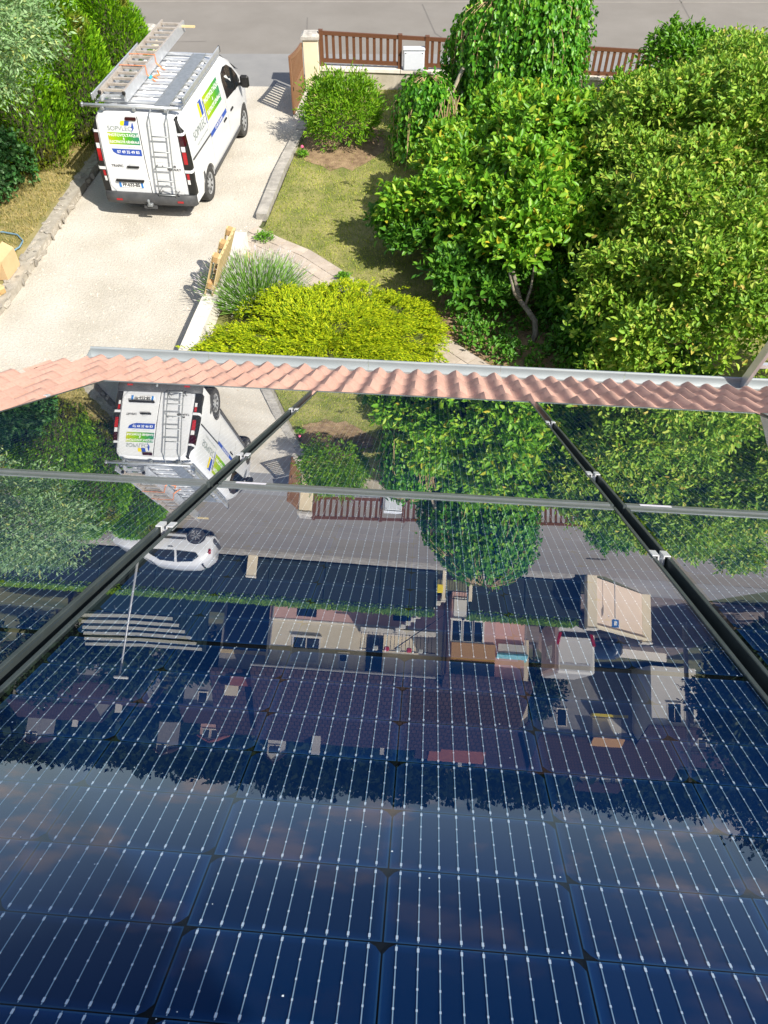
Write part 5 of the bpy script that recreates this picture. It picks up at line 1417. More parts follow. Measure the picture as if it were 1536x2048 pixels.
# weeping tree: strands of leaves hanging from a dome
def weeping(name, label, base, R0, top, nst, zend, squash=1.0, sub=(), seed=3, per=0.062):
    t = thing(name, label, 'tree', base)
    rng = np.random.default_rng(seed)
    Ps, Ns = [], []
    domes = [(0, 0, R0, top, nst, zend)] + list(sub)
    strands = []
    for (dx, dy, Rr, tp, ns, ze) in domes:
        for k in range(ns):
            a = rng.uniform(0, 2 * math.pi); rho = Rr * math.sqrt(rng.uniform(.02, 1.0)) * (1 + .10 * math.sin(3 * a + dx) + .07 * math.sin(8 * a + 1))
            if rng.random() < .62: rho = Rr * rng.uniform(.80, 1.06) * (1 + .10 * math.sin(3 * a + dx) + .07 * math.sin(8 * a + 1))
            zt = tp * (1 - .24 * (rho / Rr) ** 2.4) + rng.uniform(-.2, .2)
            z1 = rng.uniform(*ze) + .25 * (1 - rho / Rr)
            path = []
            for s in np.linspace(.25, 1, 5): path.append((dx + rho * s * math.cos(a), dy + rho * s * math.sin(a) * squash, tp - (tp - zt) * s ** 2))
            z = zt
            wob = rng.normal(size=2) * .05
            while z > z1:
                z -= .12; fr = (zt - z) / max(zt - z1, .2)
                path.append((dx + rho * math.cos(a) * (1 + .06 * fr) + wob[0] * fr, dy + rho * math.sin(a) * squash * (1 + .06 * fr) + wob[1] * fr, z))
            path = np.array(path); strands.append(path)
            seg = np.linalg.norm(np.diff(path, axis=0), axis=1); cum = np.concatenate([[0], np.cumsum(seg)])
            m = int(cum[-1] / per); s = rng.uniform(.1 * cum[-1], cum[-1], m)
            pts = np.stack([np.interp(s, cum, path[:, i]) for i in range(3)], 1)
            Ps.append(pts); Ns.append(np.tile([math.cos(a), math.sin(a) * squash, .35], (m, 1)))
    P = np.concatenate(Ps) + rng.normal(size=(sum(map(len, Ps)), 3)) * .03; N = np.concatenate(Ns) + rng.normal(size=P.shape) * .45
    D = unit(np.array([0, 0, -1.0]) + rng.normal(size=P.shape) * .45 + N * .25)
    L = rng.uniform(.075, .135, len(P)); W = L * rng.uniform(.5, .65, len(P))
    v, f = leaves6(P, D, N, L, W, .15, .1)
    obj('crown', np_mesh('crown', v, f), LM['mulberry'], t)
    tw = MB()
    for p_ in strands[::7]: tw.tube([tuple(q) for q in p_[::2]], .007, 4, cap=False)
    tw.build('hanging_twigs', MT['twig'], t)
    branches('trunk', [([(0, 0, 0), (.03, .02, top * .3), (-.04, .03, top * .62), (0, 0, top * .95)], .12, .06)], MT['bark'], t)
    for k in range(6):
        a = k * 1.05 + .3; r = R0 * .6
        branches('branch', [([(0, 0, top * .8), (r * .5 * math.cos(a), r * .5 * math.sin(a), top * .97), (r * math.cos(a), r * math.sin(a), top * .93)], .04, .015)], MT['bark_pale'], t)
    return t
wt_ = weeping('weeping_tree', 'tall weeping tree with glossy leaves hanging in front of the fence', (3.05, 18.3, 0.03), 1.22, 3.5, 430, (.15, 1.1), sub=[(-.70, -.15, .95, 2.95, 260, (.15, 1.0)), (.25, -.55, .85, 3.0, 120, (.4, 1.5)), (-2.15, -1.05, .60, 1.75, 170, (.05, .5)), (-1.5, -1.5, .5, 1.0, 70, (.05, .4))])
branches('bare_branch', [([(-1.05, -.6, 1.9), (-1.4, -.7, 1.75), (-1.62, -.9, 1.35), (-1.5, -1.0, 1.0), (-1.55, -1.05, .8)], .05, .03), ([(-1.55, .3, 1.75), (-1.5, 0, 1.55), (-1.45, -.35, 1.35), (-1.35, -.6, 1.2)], .035, .03), ([(-1.6, -1.1, 1.25), (-1.72, -1.2, 1.55), (-1.9, -1.25, 1.45), (-1.95, -1.3, 1.1)], .03, .02)], MT['bark_pale'], wt_)
tw = MB()
for k in range(26):
    x, y = -1.75 + random.uniform(-.22, .25), -1.62 + random.uniform(-.1, .2); z = random.uniform(.9, 1.6)
    tw.tube([(x, y, z), (x + random.uniform(-.1, .1), y - .05, z - .3), (x + random.uniform(-.15, .15), y - .08, z - .6)], .008, 4, cap=False)
tw.build('bare_twigs', MT['twig'], wt_)

# clipped conifers on the left
def conifer(label, base, rx, ry, h, n, seed):
    t = thing('clipped_conifer', label, 'conifer', base, group='conifers along the drive')
    rng = np.random.default_rng(seed)
    z = h * rng.beta(1.25, 1.05, n); a = rng.uniform(0, 2 * math.pi, n)
    prof = np.clip(np.where(z / h < .25, .80 + .8 * z / h, 1.0 - .72 * np.clip((z / h - .25) / .75, 0, 1) ** 2.3), .05, 1)
    lump = 1 + .10 * np.sin(a * 4 + z * 2.3 + seed) + .06 * np.sin(a * 9 - z * 5)
    r = prof * lump * np.where(rng.random(n) < .2, rng.uniform(.55, .85, n), rng.uniform(.86, 1.03, n))
    P = np.stack([rx * r * np.cos(a), ry * r * np.sin(a), z], 1)
    o = np.stack([np.cos(a), np.sin(a), np.zeros(n)], 1)
    D = unit(np.array([0, 0, 1.0]) + o * .62 + rng.normal(size=(n, 3)) * .33)
    N = unit(np.cross(D, np.stack([-np.sin(a), np.cos(a), np.zeros(n)], 1)) + rng.normal(size=(n, 3)) * .7)
    L = rng.uniform(.07, .15, n); W = rng.uniform(.022, .042, n)
    v, f = leaves4(P, D, N, L, W, .1, .12)
    obj('foliage', np_mesh('foliage', v, f), LM['thuja'], t)
    branches('trunk', [([(0, 0, 0), (0, 0, h * .8)], .06, .02)], MT['bark'], t)
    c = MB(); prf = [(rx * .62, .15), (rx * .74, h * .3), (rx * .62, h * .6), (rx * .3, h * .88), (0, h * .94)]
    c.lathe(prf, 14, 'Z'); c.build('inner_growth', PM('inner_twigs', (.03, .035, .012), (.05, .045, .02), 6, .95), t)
conifer('tall clipped conifer in the middle of the left hedge with brown patches', (-7.05, 18.25, .15), 1.0, 1.0, 2.85, 17000, 1)
conifer('clipped conifer nearest the road behind the van rack', (-6.68, 20.65, .15), 1.0, .95, 2.28, 14000, 2)
conifer('clipped conifer at the left behind the pale tree', (-7.85, 16.85, .15), 1.1, .95, 2.3, 15000, 3)
conifer('clipped conifer beyond the pale tree at the upper left corner', (-8.6, 20.4, .15), 1.1, 1.2, 2.2, 13000, 4)
broadleaf('ivy_bush', 'dark ivy-leaved bush at the left under the pale tree', 'bush', (-8.1, 15.0, .2), [(-8.1, 15.0, .9, .75, .6, .75), (-8.6, 15.4, 1.3, .8, .7, .9), (-7.75, 15.8, .65, .45, .45, .55)], 700, 7, .07, .12, .7, LM['ivy'], [([(0, 0, 0), (0, 0, .8)], .04, .02)], MT['bark'], 0, spread=.05, zmin=-.9, inner=.25)
# pale silvery tree at the left edge
sv = (-8.6, 12.9, .2)
broadleaf('silver_tree', 'pale grey-green fine-leaved tree at the left edge', 'tree', sv, [(-7.3, 12.6, 4.0, 1.3, 1.2, .75), (-5.9, 12.9, 4.05, 1.0, 1.0, .75), (-6.35, 13.6, 3.7, 1.1, 1.0, .85), (-6.5, 13.1, 3.3, .9, .9, .65), (-8.0, 13.6, 3.6, 1.3, 1.2, .9), (-6.1, 12.2, 4.45, .85, .85, .5), (-7.3, 12.0, 4.5, 1.1, 1.0, .6)], 3200, 10, .06, .11, .32, LM['silver'], [([(0, 0, 0), (.15, -.05, 1.2), (.5, -.1, 2.4), (1.2, -.1, 3.7)], .13, .05), ([(.4, -.1, 2.1), (1.2, .3, 3.2), (2.1, .4, 3.7)], .06, .02), ([(.2, 0, 1.4), (.1, .5, 2.6), (.4, .7, 3.4)], .06, .02)], MT['bark'], 0, six=False, spread=.07, shell=(.55, 1.05), inner=.2, zmin=-.7)

# golden juniper mound by the house
jt = thing('golden_juniper', 'spreading golden yellow juniper in front of the roof gutter', 'shrub', (-1.0, 10.3, .03))
jb = [(-1.5, 10.9, .24, .95, .75, .36), (-.6, 11.3, .22, .85, .5, .30), (.10, 10.85, .22, .80, .6, .32), (-.6, 10.3, .28, 1.2, .75, .38), (-2.1, 10.0, .24, .9, .6, .32), (.30, 10.1, .22, .75, .7, .32), (-2.75, 9.55, .2, .6, .6, .28), (-1.0, 9.5, .28, 1.6, .7, .36), (-.05, 11.45, .12, .35, .22, .2), (.75, 10.6, .12, .3, .35, .2), (-1.1, 11.6, .14, .3, .22, .22)]
jl = [(x + 1.0, y - 10.3, z - .03, a, b, d) for x, y, z, a, b, d in jb]
c, nn = crown_clumps(sub_blobs(jl, 34, (.18, .34), 9), 5000, (.75, 1.18), -.05, .02)
c2, nn2 = crown_clumps(jl, 1700, (.84, .98), -.05, .0)
c, nn = np.concatenate([c, c2]), np.concatenate([nn, nn2])
flow = unit(c * np.array([1, 1, 0]) + np.array([0, .25, 0]) + RNG.normal(size=c.shape) * .25)
nn = unit(nn + np.array([0, 0, .35])); fl2 = flow - nn * np.sum(flow * nn, 1, keepdims=True)
axd = unit(fl2 + nn * .16 + np.array([0, 0, .10]) + RNG.normal(size=c.shape) * .16)
per = 11
C = np.repeat(c, per, 0); A = np.repeat(axd, per, 0); q = np.tile(np.linspace(-.10, .10, per), len(c))
sd = unit(np.cross(A, np.array([0, 0, 1.0]))); sg = np.where(RNG.random(len(C)) < .5, -1, 1)[:, None]
P = C + A * q[:, None] + RNG.normal(size=C.shape) * .008
D = unit(A * .85 + sd * sg * .55 + RNG.normal(size=C.shape) * .12); N = unit(np.cross(sd, A) + RNG.normal(size=C.shape) * .25)
N = np.where(N[:, 2:3] < 0, -N, N)
v, f = leaves4(P, D, N, RNG.uniform(.045, .085, len(P)), RNG.uniform(.014, .023, len(P)), .1, .05)
obj('foliage', np_mesh('foliage', v, f), LM['juniper'], jt)
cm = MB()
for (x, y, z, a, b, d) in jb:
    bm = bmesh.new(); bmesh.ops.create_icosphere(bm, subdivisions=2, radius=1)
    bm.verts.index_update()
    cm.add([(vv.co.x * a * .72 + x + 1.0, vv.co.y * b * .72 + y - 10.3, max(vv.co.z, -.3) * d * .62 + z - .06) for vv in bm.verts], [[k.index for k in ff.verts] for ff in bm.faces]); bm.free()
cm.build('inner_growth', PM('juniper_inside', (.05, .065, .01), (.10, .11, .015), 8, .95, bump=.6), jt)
branches('stem', [([(0, 0, 0), (-.3, .2, .2), (-.8, .5, .3)], .04, .02), ([(0, 0, 0), (.4, .3, .2), (.9, .5, .28)], .04, .02)], MT['bark'], jt)

# lavender
lv = thing('lavender_bush', 'lavender with pale spikes between the pallet and the golden juniper', 'shrub', (-2.30, 11.75, .03))
n = 2300
a = RNG.uniform(0, 2 * math.pi, n); rr = np.sqrt(RNG.random(n)) ; 
B0 = np.stack([rr * .50 * np.cos(a), rr * .46 * np.sin(a), np.full(n, .02)], 1)
tilt = rr * .95 + RNG.normal(size=n) * .08
Dv = np.stack([np.sin(tilt) * np.cos(a), np.sin(tilt) * np.sin(a), np.cos(tilt)], 1)
Ls = RNG.uniform(.40, .72, n)
sdv = unit(np.cross(Dv, RNG.normal(size=(n, 3))))
w = .0055
tip = B0 + Dv * Ls[:, None] + np.array([0, 0, -.04]) * (rr[:, None] ** 2)
v = np.stack([B0 - sdv * w, B0 + sdv * w, tip + sdv * w * .6, tip - sdv * w * .6], 1).reshape(-1, 3)
obj('stems', np_mesh('stems', v, np.arange(n)[:, None] * 4 + np.array([[0, 1, 2, 3]])), LM['lavender'], lv)
sel = RNG.random(n) < .92
v, f = leaves4(tip[sel], Dv[sel], RNG.normal(size=(sel.sum(), 3)), RNG.uniform(.06, .12, sel.sum()), RNG.uniform(.009, .015, sel.sum()), 0, .05)
obj('flower_spikes', np_mesh('flower_spikes', v, f), LM['lav_flower'], lv)
m_ = 16000; k = RNG.integers(0, n, m_); tt = RNG.uniform(.05, .55, m_)
P = B0[k] + Dv[k] * (Ls[k] * tt)[:, None]; D = unit(Dv[k] + RNG.normal(size=(m_, 3)) * .45)
v, f = leaves4(P, D, RNG.normal(size=(m_, 3)), RNG.uniform(.06, .11, m_), RNG.uniform(.008, .013, m_), 0, .05)
obj('foliage', np_mesh('foliage', v, f), LM['lavender'], lv)

# grass blades
def in_poly(x, y, poly):
    ins = np.zeros(len(x), bool); j = len(poly) - 1
    for i in range(len(poly)):
        xi, yi = poly[i]; xj, yj = poly[j]
        cnd = ((yi > y) != (yj > y)) & (x < (xj - xi) * (y - yi) / (yj - yi + 1e-12) + xi)
        ins ^= cnd; j = i
    return ins
def grass(name, label, poly, n, z, mat, L0, L1, holes=()):
    px = np.array(poly); x = RNG.uniform(px[:, 0].min(), px[:, 0].max(), n * 3); y = RNG.uniform(px[:, 1].min(), px[:, 1].max(), n * 3)
    ok = in_poly(x, y, poly)
    for h in holes: ok &= ~in_poly(x, y, h) | (RNG.random(len(x)) < .04)
    x, y = x[ok][:n], y[ok][:n]; n = len(x)
    P = np.stack([x, y, np.full(n, z)], 1); D = unit(np.array([0, 0, 1.0]) + RNG.normal(size=(n, 3)) * .55)
    D[:, 2] = np.abs(D[:, 2])
    v, f = leaves4(P, D, RNG.normal(size=(n, 3)), RNG.uniform(L0, L1, n), RNG.uniform(.006, .012, n), 0, .15)
    o = obj(name, np_mesh(name, v, f), mat); return tag(o, label, 'grass', kind='stuff')
path_hole = [tuple(path_pt(k / 20, -.03)) for k in range(21)] + [tuple(path_pt(k / 20, 1.05)) for k in range(20, -1, -1)]
grass('lawn_grass', 'short sunburnt lawn grass between the drive and the trees', [(-2.35, 14.62), (-2.1, 16.9), (-1.75, 18.9), (-1.75, 21.25), (6, 21.25), (6, 14), (2.4, 9.3), (1.3, 10.2), (-2.4, 14.2)], 62000, .03, LM['grass'], .03, .07, [blob(-.95, 18.0, .95, 1.25), path_hole, blob(2.3, 11.0, 1.3, 1.2)])
grass('verge_grass', 'dry yellow grass on the verge between the stone edging and the conifers', [(-6.42, 18.5), (-6.45, 21.5), (-9, 21.5), (-9.6, 11.0), (-7.1, 11.0), (-6.95, 12.5), (-6.75, 15.0)], 30000, .15, LM['drygrass'], .05, .11)
# loose pebbles on the drive
n = 5200
x = RNG.uniform(-7.5, -2, n); y = RNG.uniform(8, 21.5, n)
ok = in_poly(x, y, [(-7.0, 8), (-3.5, 8), (-3.0, 13.4), (-2.65, 14.5), (-2.15, 18.9), (-2.1, 21.4), (-6.1, 21.5), (-6.2, 18.5), (-6.5, 15), (-6.8, 11.5)])
x, y = x[ok], y[ok]; n = len(x); s = RNG.gamma(2.0, .005, n) + .005
tet = np.array([[1, 0, 0], [-.5, .87, 0], [-.5, -.87, 0], [0, 0, .8]])
rot = RNG.uniform(0, 6.28, n); cr_, sr_ = np.cos(rot), np.sin(rot)
tv_ = np.stack([tet[None, :, 0] * cr_[:, None] - tet[None, :, 1] * sr_[:, None], tet[None, :, 0] * sr_[:, None] + tet[None, :, 1] * cr_[:, None], np.repeat(tet[None, :, 2], n, 0)], 2) * s[:, None, None]
tv_ += np.stack([x, y, np.full(n, .001)], 1)[:, None, :]
tag(obj('pebbles', np_mesh('pebbles', tv_.reshape(-1, 3), (np.arange(n)[:, None, None] * 4 + np.array([[[0, 1, 3], [1, 2, 3], [2, 0, 3]]])).reshape(-1, 3)), PM('pebble', (.42, .36, .28), (.66, .60, .52), 3, .9)), 'loose pebbles scattered on the pale gravel drive', 'gravel', kind='stuff')
# weeds and a small pink flower by the kerb
for i, (x, y, s, lab) in enumerate(((-2.35, 13.75, .16, 'low green weed tuft at the corner of lawn and path'), (-1.85, 17.35, .10, 'small green plant with a pink flower on the kerb'), (1.25, 11.3, .22, 'leafy weed patch under the big tree beside the path'), (-.75, 12.35, .10, 'yellowish weed growing between the path pavers'))):
    t, _ = broadleaf('weed', lab, 'weed', (x, y, .05), [(x, y, .08, s * 1.2, s, s * .6)], 60, 7, .03, .06, .5, LM['bright'], None, None, 0, six=False, spread=.02, inner=.3)
    if i == 1: MB().lathe([(0, .26), (.03, .24), (.035, .21), (.01, .19)], 8, 'Z').build('flower', PM('pink_petal', (.75, .12, .25), None, rough=.6), t)

# low dark plants in the shade under the trees
n = 1500
x = RNG.uniform(1.2, 5.2, n); y = RNG.uniform(9.0, 11.6, n)
ok = ~in_poly(x, y, path_hole) & (y + x * .3 > 10.4) & (np.hypot(x - 2.42, y - 10.42) > .3); x, y = x[ok], y[ok]
c = np.stack([x, y, RNG.uniform(.05, .28, len(x))], 1); nn = unit(RNG.normal(size=c.shape) * .4 + np.array([0, 0, 1.0]))
P, D, N, L, W = whorl_leaves(c, nn, 6, .05, .11, .5, .04)
v, f = leaves6(P, D, N, L, W)
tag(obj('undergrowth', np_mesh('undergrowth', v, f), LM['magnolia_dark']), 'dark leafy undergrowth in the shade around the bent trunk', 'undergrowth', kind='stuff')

# ------------------------------------------------------------------ across the road (seen mirrored in the panels)
# parked white hatchback
car = thing('white_hatchback', 'white rounded hatchback parked across the road', 'car', (-6.1, 30.45, 0), R(90)); car.scale = (1.08, 1.15, 1.06)
CSEC = [(0, .22), (.70, .22), (.80, .30), (.825, .50), (.82, .72), (.80, .88), (.735, 1.10), (.64, 1.34), (.56, 1.43), (.42, 1.475), (0, 1.49)]
CST = [(0.0, .72, .95), (.06, .86, 1.08), (.25, .96, 1.28), (.55, 1.0, 1.44), (1.2, 1.0, 1.49), (1.9, 1.0, 1.46), (2.35, 1.0, 1.28), (2.75, .99, 1.02), (3.1, .96, .93), (3.4, .88, .82), (3.58, .74, .66)]
cm = loft('body', CSEC, CST, None, .88)
cm = cut_wheels(cm, [(s * .72, y, .30) for s in (-1, 1) for y in (.62, 2.92)], .345, .16)
cm.materials.clear(); autosmooth(cm, 40); obj('body', cm, MT['white_paint'], car)
MB().b2((-.7, .2, .16), (.7, 3.4, .26)).build('underside', MT['black'], car)
def car_x(z):
    for (x0, z0), (x1, z1) in zip(CSEC[2:-1], CSEC[3:]):
        if z0 <= z <= z1: return x0 + (x1 - x0) * (z - z0) / (z1 - z0)
    return CSEC[2][0]
for s in (-1, 1):
    for pts in ([(.55, .96), (.45, 1.08), (.66, 1.28), (1.18, 1.34), (1.22, .93)], [(1.30, .93), (1.27, 1.34), (1.78, 1.31), (2.15, 1.12), (2.28, .95)]):
        n = len(pts)
        MB().add([(s * (car_x(z) + .022), y, z) for y, z in pts] + [(s * (car_x(z) - .01), y, z) for y, z in pts], [tuple(range(n)), tuple(range(n, 2 * n))] + [(k, (k + 1) % n, n + (k + 1) % n, n + k) for k in range(n)]).build('side_window', MT['dark_glass'], car)
    MB().box((s * .70, .10, .86), (.12, .10, .20), bev=.03).build('tail_lamp', MT['red_lens'], car)
    MB().box((s * .60, 3.44, .66), (.2, .12, .14), bev=.03).build('headlight', MT['white_lens'], car)
    MB().b2((s * .83 - .01, 1.35, .80), (s * .83 + .01, 1.52, .83)).build('door_handle', MT['alu'], car)
    MB().b2((s * .825 - .012, .95, .42), (s * .825 + .012, 2.55, .50), bev=.004).build('side_moulding', MT['dark_plastic'], car)
    MB().box((s * .90, 2.15, .98), (.16, .10, .12), bev=.03).build('mirror', MT['white_paint'], car)
    for y in (.62, 2.92):
        t = link(bpy.data.objects.new('wheel', None)); t.parent = car; t.location = (s * .735, y, .30); t.rotation_euler = (0, 0, 0 if s > 0 else math.pi)
        MB().lathe([(.19, -.09), (.29, -.09), (.30, -.07), (.30, .065), (.29, .085), (.22, .09), (.20, .08)], 28, 'X').build('tyre', MT['tyre'], t, smooth=True)
        w = MB(); w.lathe([(0, .075), (.05, .08), (.06, .06), (.20, .055), (.205, .08), (.20, -.05)], 28, 'X')
        w.build('rim', MT['badge'], t, smooth=True)
        for k in range(8):
            a = 2 * math.pi * k / 8
            MB().bar((.072, math.cos(a) * .05, math.sin(a) * .05), (.078, math.cos(a) * .19, math.sin(a) * .19), .02, .03).build('spoke', MT['rim'], t)
MB().add([(-.55, .09, 1.02), (.55, .09, 1.02), (.48, .36, 1.36), (-.48, .36, 1.36)], [(0, 1, 2, 3)]).build('rear_window', MT['dark_glass'], car)
MB().add([(-.50, 2.02, 1.425), (.50, 2.02, 1.425), (.66, 2.70, 1.06), (-.66, 2.70, 1.06)], [(0, 1, 2, 3)]).build('windscreen', MT['dark_glass'], car)
MB().box((0, .03, .42), (1.3, .16, .2), bev=.05).build('rear_bumper', MT['dark_plastic'], car)

# hedge with green windbreak screen in front
def screen_run(x0, x1, label, hl):
    t = thing('windbreak_screen', label, 'screen', (x0, 34.25, 0.1))
    n = max(1, int(round((x1 - x0) / 2.5))); st_ = (x1 - x0) / n
    for k in range(n): MB().b2((k * st_ + .02, -.012, .05), ((k + 1) * st_ - .02, .012, 1.72)).build('fabric_panel', MT['screen'], t)
    for k in range(n + 1): MB().tube([(k * st_, -.03, 0), (k * st_, -.03, 1.78)], .03, 8).build('post', MT['green_post'], t)
    h = thing('clipped_hedge', hl, 'hedge', (x0, 34.9, 0.05))
    L_ = x1 - x0; n = int(L_ * 1100)
    top = RNG.random(n) < .6
    P = np.stack([RNG.uniform(0, L_, n), np.where(top, RNG.uniform(-.45, .85, n), -.45), np.where(top, 1.95 + RNG.normal(size=n) * .03, RNG.uniform(.1, 1.97, n))], 1)
    D = unit(np.where(top[:, None], np.array([[0, 0, 1.0]]), np.array([[0, -.6, .6]])) + RNG.normal(size=(n, 3)) * .5)
    v, f = leaves4(P, D, RNG.normal(size=(n, 3)), RNG.uniform(.08, .15, n), RNG.uniform(.05, .09, n))
    obj('foliage', np_mesh('foliage', v, f), LM['hedge'], h)
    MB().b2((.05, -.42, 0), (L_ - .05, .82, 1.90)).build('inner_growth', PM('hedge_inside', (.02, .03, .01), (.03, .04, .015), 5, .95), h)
screen_run(-30.0, 3.45, 'long dark green windbreak screen across the road behind the white hatchback', 'long clipped hedge topping the dark screen across the road')
screen_run(5.05, 10.15, 'short dark green windbreak screen between house gate and boundary wall', 'short clipped hedge between the house gate and the boundary wall')
t = thing('letterbox_pillar', 'beige rendered post standing in front of the dark screen', 'post', (-5.08, 34.0, .1)); MB().box((0, 0, .48), (.42, .30, .96), bev=.01).build('shaft', MT['render_cream'], t); MB().box((0, 0, .98), (.46, .34, .04)).build('cap', MT['coping'], t)
t = thing('barred_gate', 'narrow barred garden gate between the two hedges', 'gate', (3.92, 34.2, .08))
for k in range(9): MB().tube([(k * .12, 0, .05), (k * .12, 0, 1.32)], .012, 6).build('bar', MT['iron'], t)
for z in (.1, 1.28): MB().bar((-.02, 0, z), (1.0, 0, z), .03, .04).build('rail', MT['iron'], t)
for x in (-.14, 1.10): MB().box((x, 0, .65), (.16, .16, 1.4), bev=.01).build('post', MT['render_cream'], t)
t = thing('yellow_letterbox', 'small yellow letterbox beside the barred gate', 'letterbox', (3.6, 34.15, .75)); MB().box((0, 0, .2), (.28, .16, .38), bev=.02).build('box', MT['decal_yellow'], t); MB().b2((-.02, 0, -.65), (.02, .04, 0)).build('stand', MT['iron'], t)
# boundary wall with end pillars and parking sign
t = thing('boundary_wall', 'pale pink boundary wall with end pillars beside the side entrance', 'wall', (10.5, 33.35, 0))
d = Vector((3.75, 3.7, 0)); dn = d.normalized(); nn_ = Vector((dn.y, -dn.x, 0))
q = [Vector((0, 0, 0)), d, d - nn_ * .2, -nn_ * .2]
MB().add([(p.x, p.y, 0) for p in q] + [(p.x, p.y, 2.2) for p in q], [(4, 5, 6, 7), (0, 1, 5, 4), (1, 2, 6, 5), (2, 3, 7, 6), (3, 0, 4, 7)]).build('panel', PM('pale_pink_render', (.70, .56, .44), (.73, .59, .47), 1.5, .85), t)
MB().bar((-.05, 0, 2.25) , (d.x, d.y, 2.25), .34, .10).build('coping', MT['render_cream'], t)
for p in (Vector((-.15, -.1, 0)), d): MB().box((p.x, p.y, 1.2), (.45, .45, 2.4), bev=.01).build('pillar', MT['render_cream'], t); MB().box((p.x, p.y, 2.43), (.55, .55, .06)).build('pillar_cap', MT['coping'], t)
t = thing('parking_sign', 'small blue square sign on a thin post before the boundary wall', 'sign', (11.55, 33.55, 0)); MB().tube([(0, 0, 0), (0, 0, 2.25)], .025, 8).build('post', MT['lamp_grey'], t); MB().box((0, -.03, 2.05), (.32, .01, .36)).build('plate', MT['sign_blue'], t); MB().box((.0, -.037, 2.05), (.12, .004, .2)).build('symbol', MT['decal_white'], t)
# street lamp
t = thing('street_lamp', 'tall grey street lamp behind the white hatchback', 'street lamp', (-10.2, 33.75, .1)); MB().tube([(0, 0, 0), (0, 0, .9), (0, 0, 5.55)], [.075, .06, .04], 12).build('pole', MT['lamp_grey'], t, smooth=True)
MB().tube([(0, 0, 5.5), (0, -.05, 5.7), (.05, -.25, 5.8)], .04, 8).build('bracket', MT['lamp_grey'], t); MB().box((.16, -.35, 5.86), (.62, .26, .13), bev=.05).build('lamp_head', MT['camper'], t)
t = thing('road_grating', 'dark drain slot in the kerb across the road', 'drain', (9.5, 29.75, .002)); MB().b2((-.4, -.1, 0), (.4, .1, .012)).build('grate', MT['ink'], t)
sheet('forecourt', [(10.6, 38.2), (15.2, 37.4), (22, 38), (32, 90), (8, 90), (8, 38.2)], .012, PM('brown_asphalt', (.15, .12, .10), (.19, .155, .13), .8, .9, bump=.2))
sheet('side_street', [(11.0, 33.2), (19, 33.2), (17.5, 38), (14.6, 37.4)], .006, MT['asphalt2'])

# houses
def house_block(name, label, x0, x1, y0, y1, zb, zw, zr, wall, roof, wins=(), ridge='x', ov=.45, shut=None, chimney=None, cat='house', loc=None):
    t = thing(name, label, cat, ((x0 + x1) / 2, y0, zb))
    w2, dp = (x1 - x0) / 2, y1 - y0; h = zw - zb; rh = zr - zb
    m = MB(); m.b2((-w2, 0, 0), (w2, dp, h))
    if ridge == 'x':
        for s in (-1, 1): m.add([(s * w2, 0, h), (s * w2, dp, h), (s * w2, dp / 2, rh - .05)], [(0, 1, 2)])
    else:
        for y in (0, dp): m.add([(-w2, y, h), (w2, y, h), (0, y, rh - .05)], [(0, 1, 2)])
    m.build('wall', wall, t)
    r = MB(); th = .16
    if ridge == 'x':
        sl = (rh - h) / (dp / 2); e = h - ov * sl
        for sgn in (0, 1):
            ya, yb = (-ov, dp / 2) if sgn == 0 else (dp + ov, dp / 2)
            q = [(-w2 - ov, ya, e), (w2 + ov, ya, e), (w2 + ov, yb, rh), (-w2 - ov, yb, rh)]
            r.add(q + [(a, b, c + th) for a, b, c in q], [(0, 1, 2, 3), (4, 5, 6, 7), (0, 1, 5, 4), (1, 2, 6, 5), (2, 3, 7, 6), (3, 0, 4, 7)])
    else:
        sl = (rh - h) / w2; e = h - ov * sl
        for s in (-1, 1):
            q = [(s * (w2 + ov), -ov, e), (s * (w2 + ov), dp + ov, e), (0, dp + ov, rh), (0, -ov, rh)]
            r.add(q + [(a, b, c + th) for a, b, c in q], [(0, 1, 2, 3), (4, 5, 6, 7), (0, 1, 5, 4), (1, 2, 6, 5), (2, 3, 7, 6), (3, 0, 4, 7)])
    ro = r.build('roof', roof, t)
    if chimney:
        cx, cy, cz, cs = chimney; MB().box((cx - (x0 + x1) / 2, cy - y0, cz - zb), (cs, cs, 1.5)).build('chimney', MT['white_wall'], ro)
    for (wx, wz, ww, wh) in wins:
        X = wx - (x0 + x1) / 2; Z = wz - zb
        f = MB().b2((X - ww / 2 - .07, -.04, Z - wh / 2 - .07), (X + ww / 2 + .07, -.003, Z + wh / 2 + .07)).build('window', MT['white_wall'], t)
        n = 2 if ww > .9 else 1
        for k in range(n):
            a = X - ww / 2 + ww * k / n + .03; MB().b2((a, -.052, Z - wh / 2), (a + ww / n - .06, -.041, Z + wh / 2)).build('pane', MT['dark_glass'], f)
        MB().b2((X - ww / 2 - .12, -.14, Z - wh / 2 - .13), (X + ww / 2 + .12, -.003, Z - wh / 2 - .071)).build('sill', MT['coping'], f)
        if shut: MB().b2((X - ww / 2, -.06, Z + wh / 2 - shut * wh), (X + ww / 2, -.053, Z + wh / 2)).build('roller_shutter', MT['shutter'], f)
    return t
hA = house_block('neighbour_house', 'cream and pink house with brown tiled roof straight across the road', -4.95, 4.9, 42.0, 54.0, 0, 4.95, 8.45, MT['render_cream'], MT['roof_far'], [(-2.8, 3.55, 1.45, 1.3), (-.7, 4.05, .45, .75)], shut=.55, ov=.70, chimney=(-2, 47.5, 8.5, .5))
MB().b2((-4.93, -.03, 0), (4.93, -.004, 1.92)).build('pink_plinth', MT['render_pink'], hA)
MB().tube([(-5.6, -.77, 4.58), (5.6, -.77, 4.58)], .07, 8).build('eaves_gutter', MT['grey_wall'], hA)
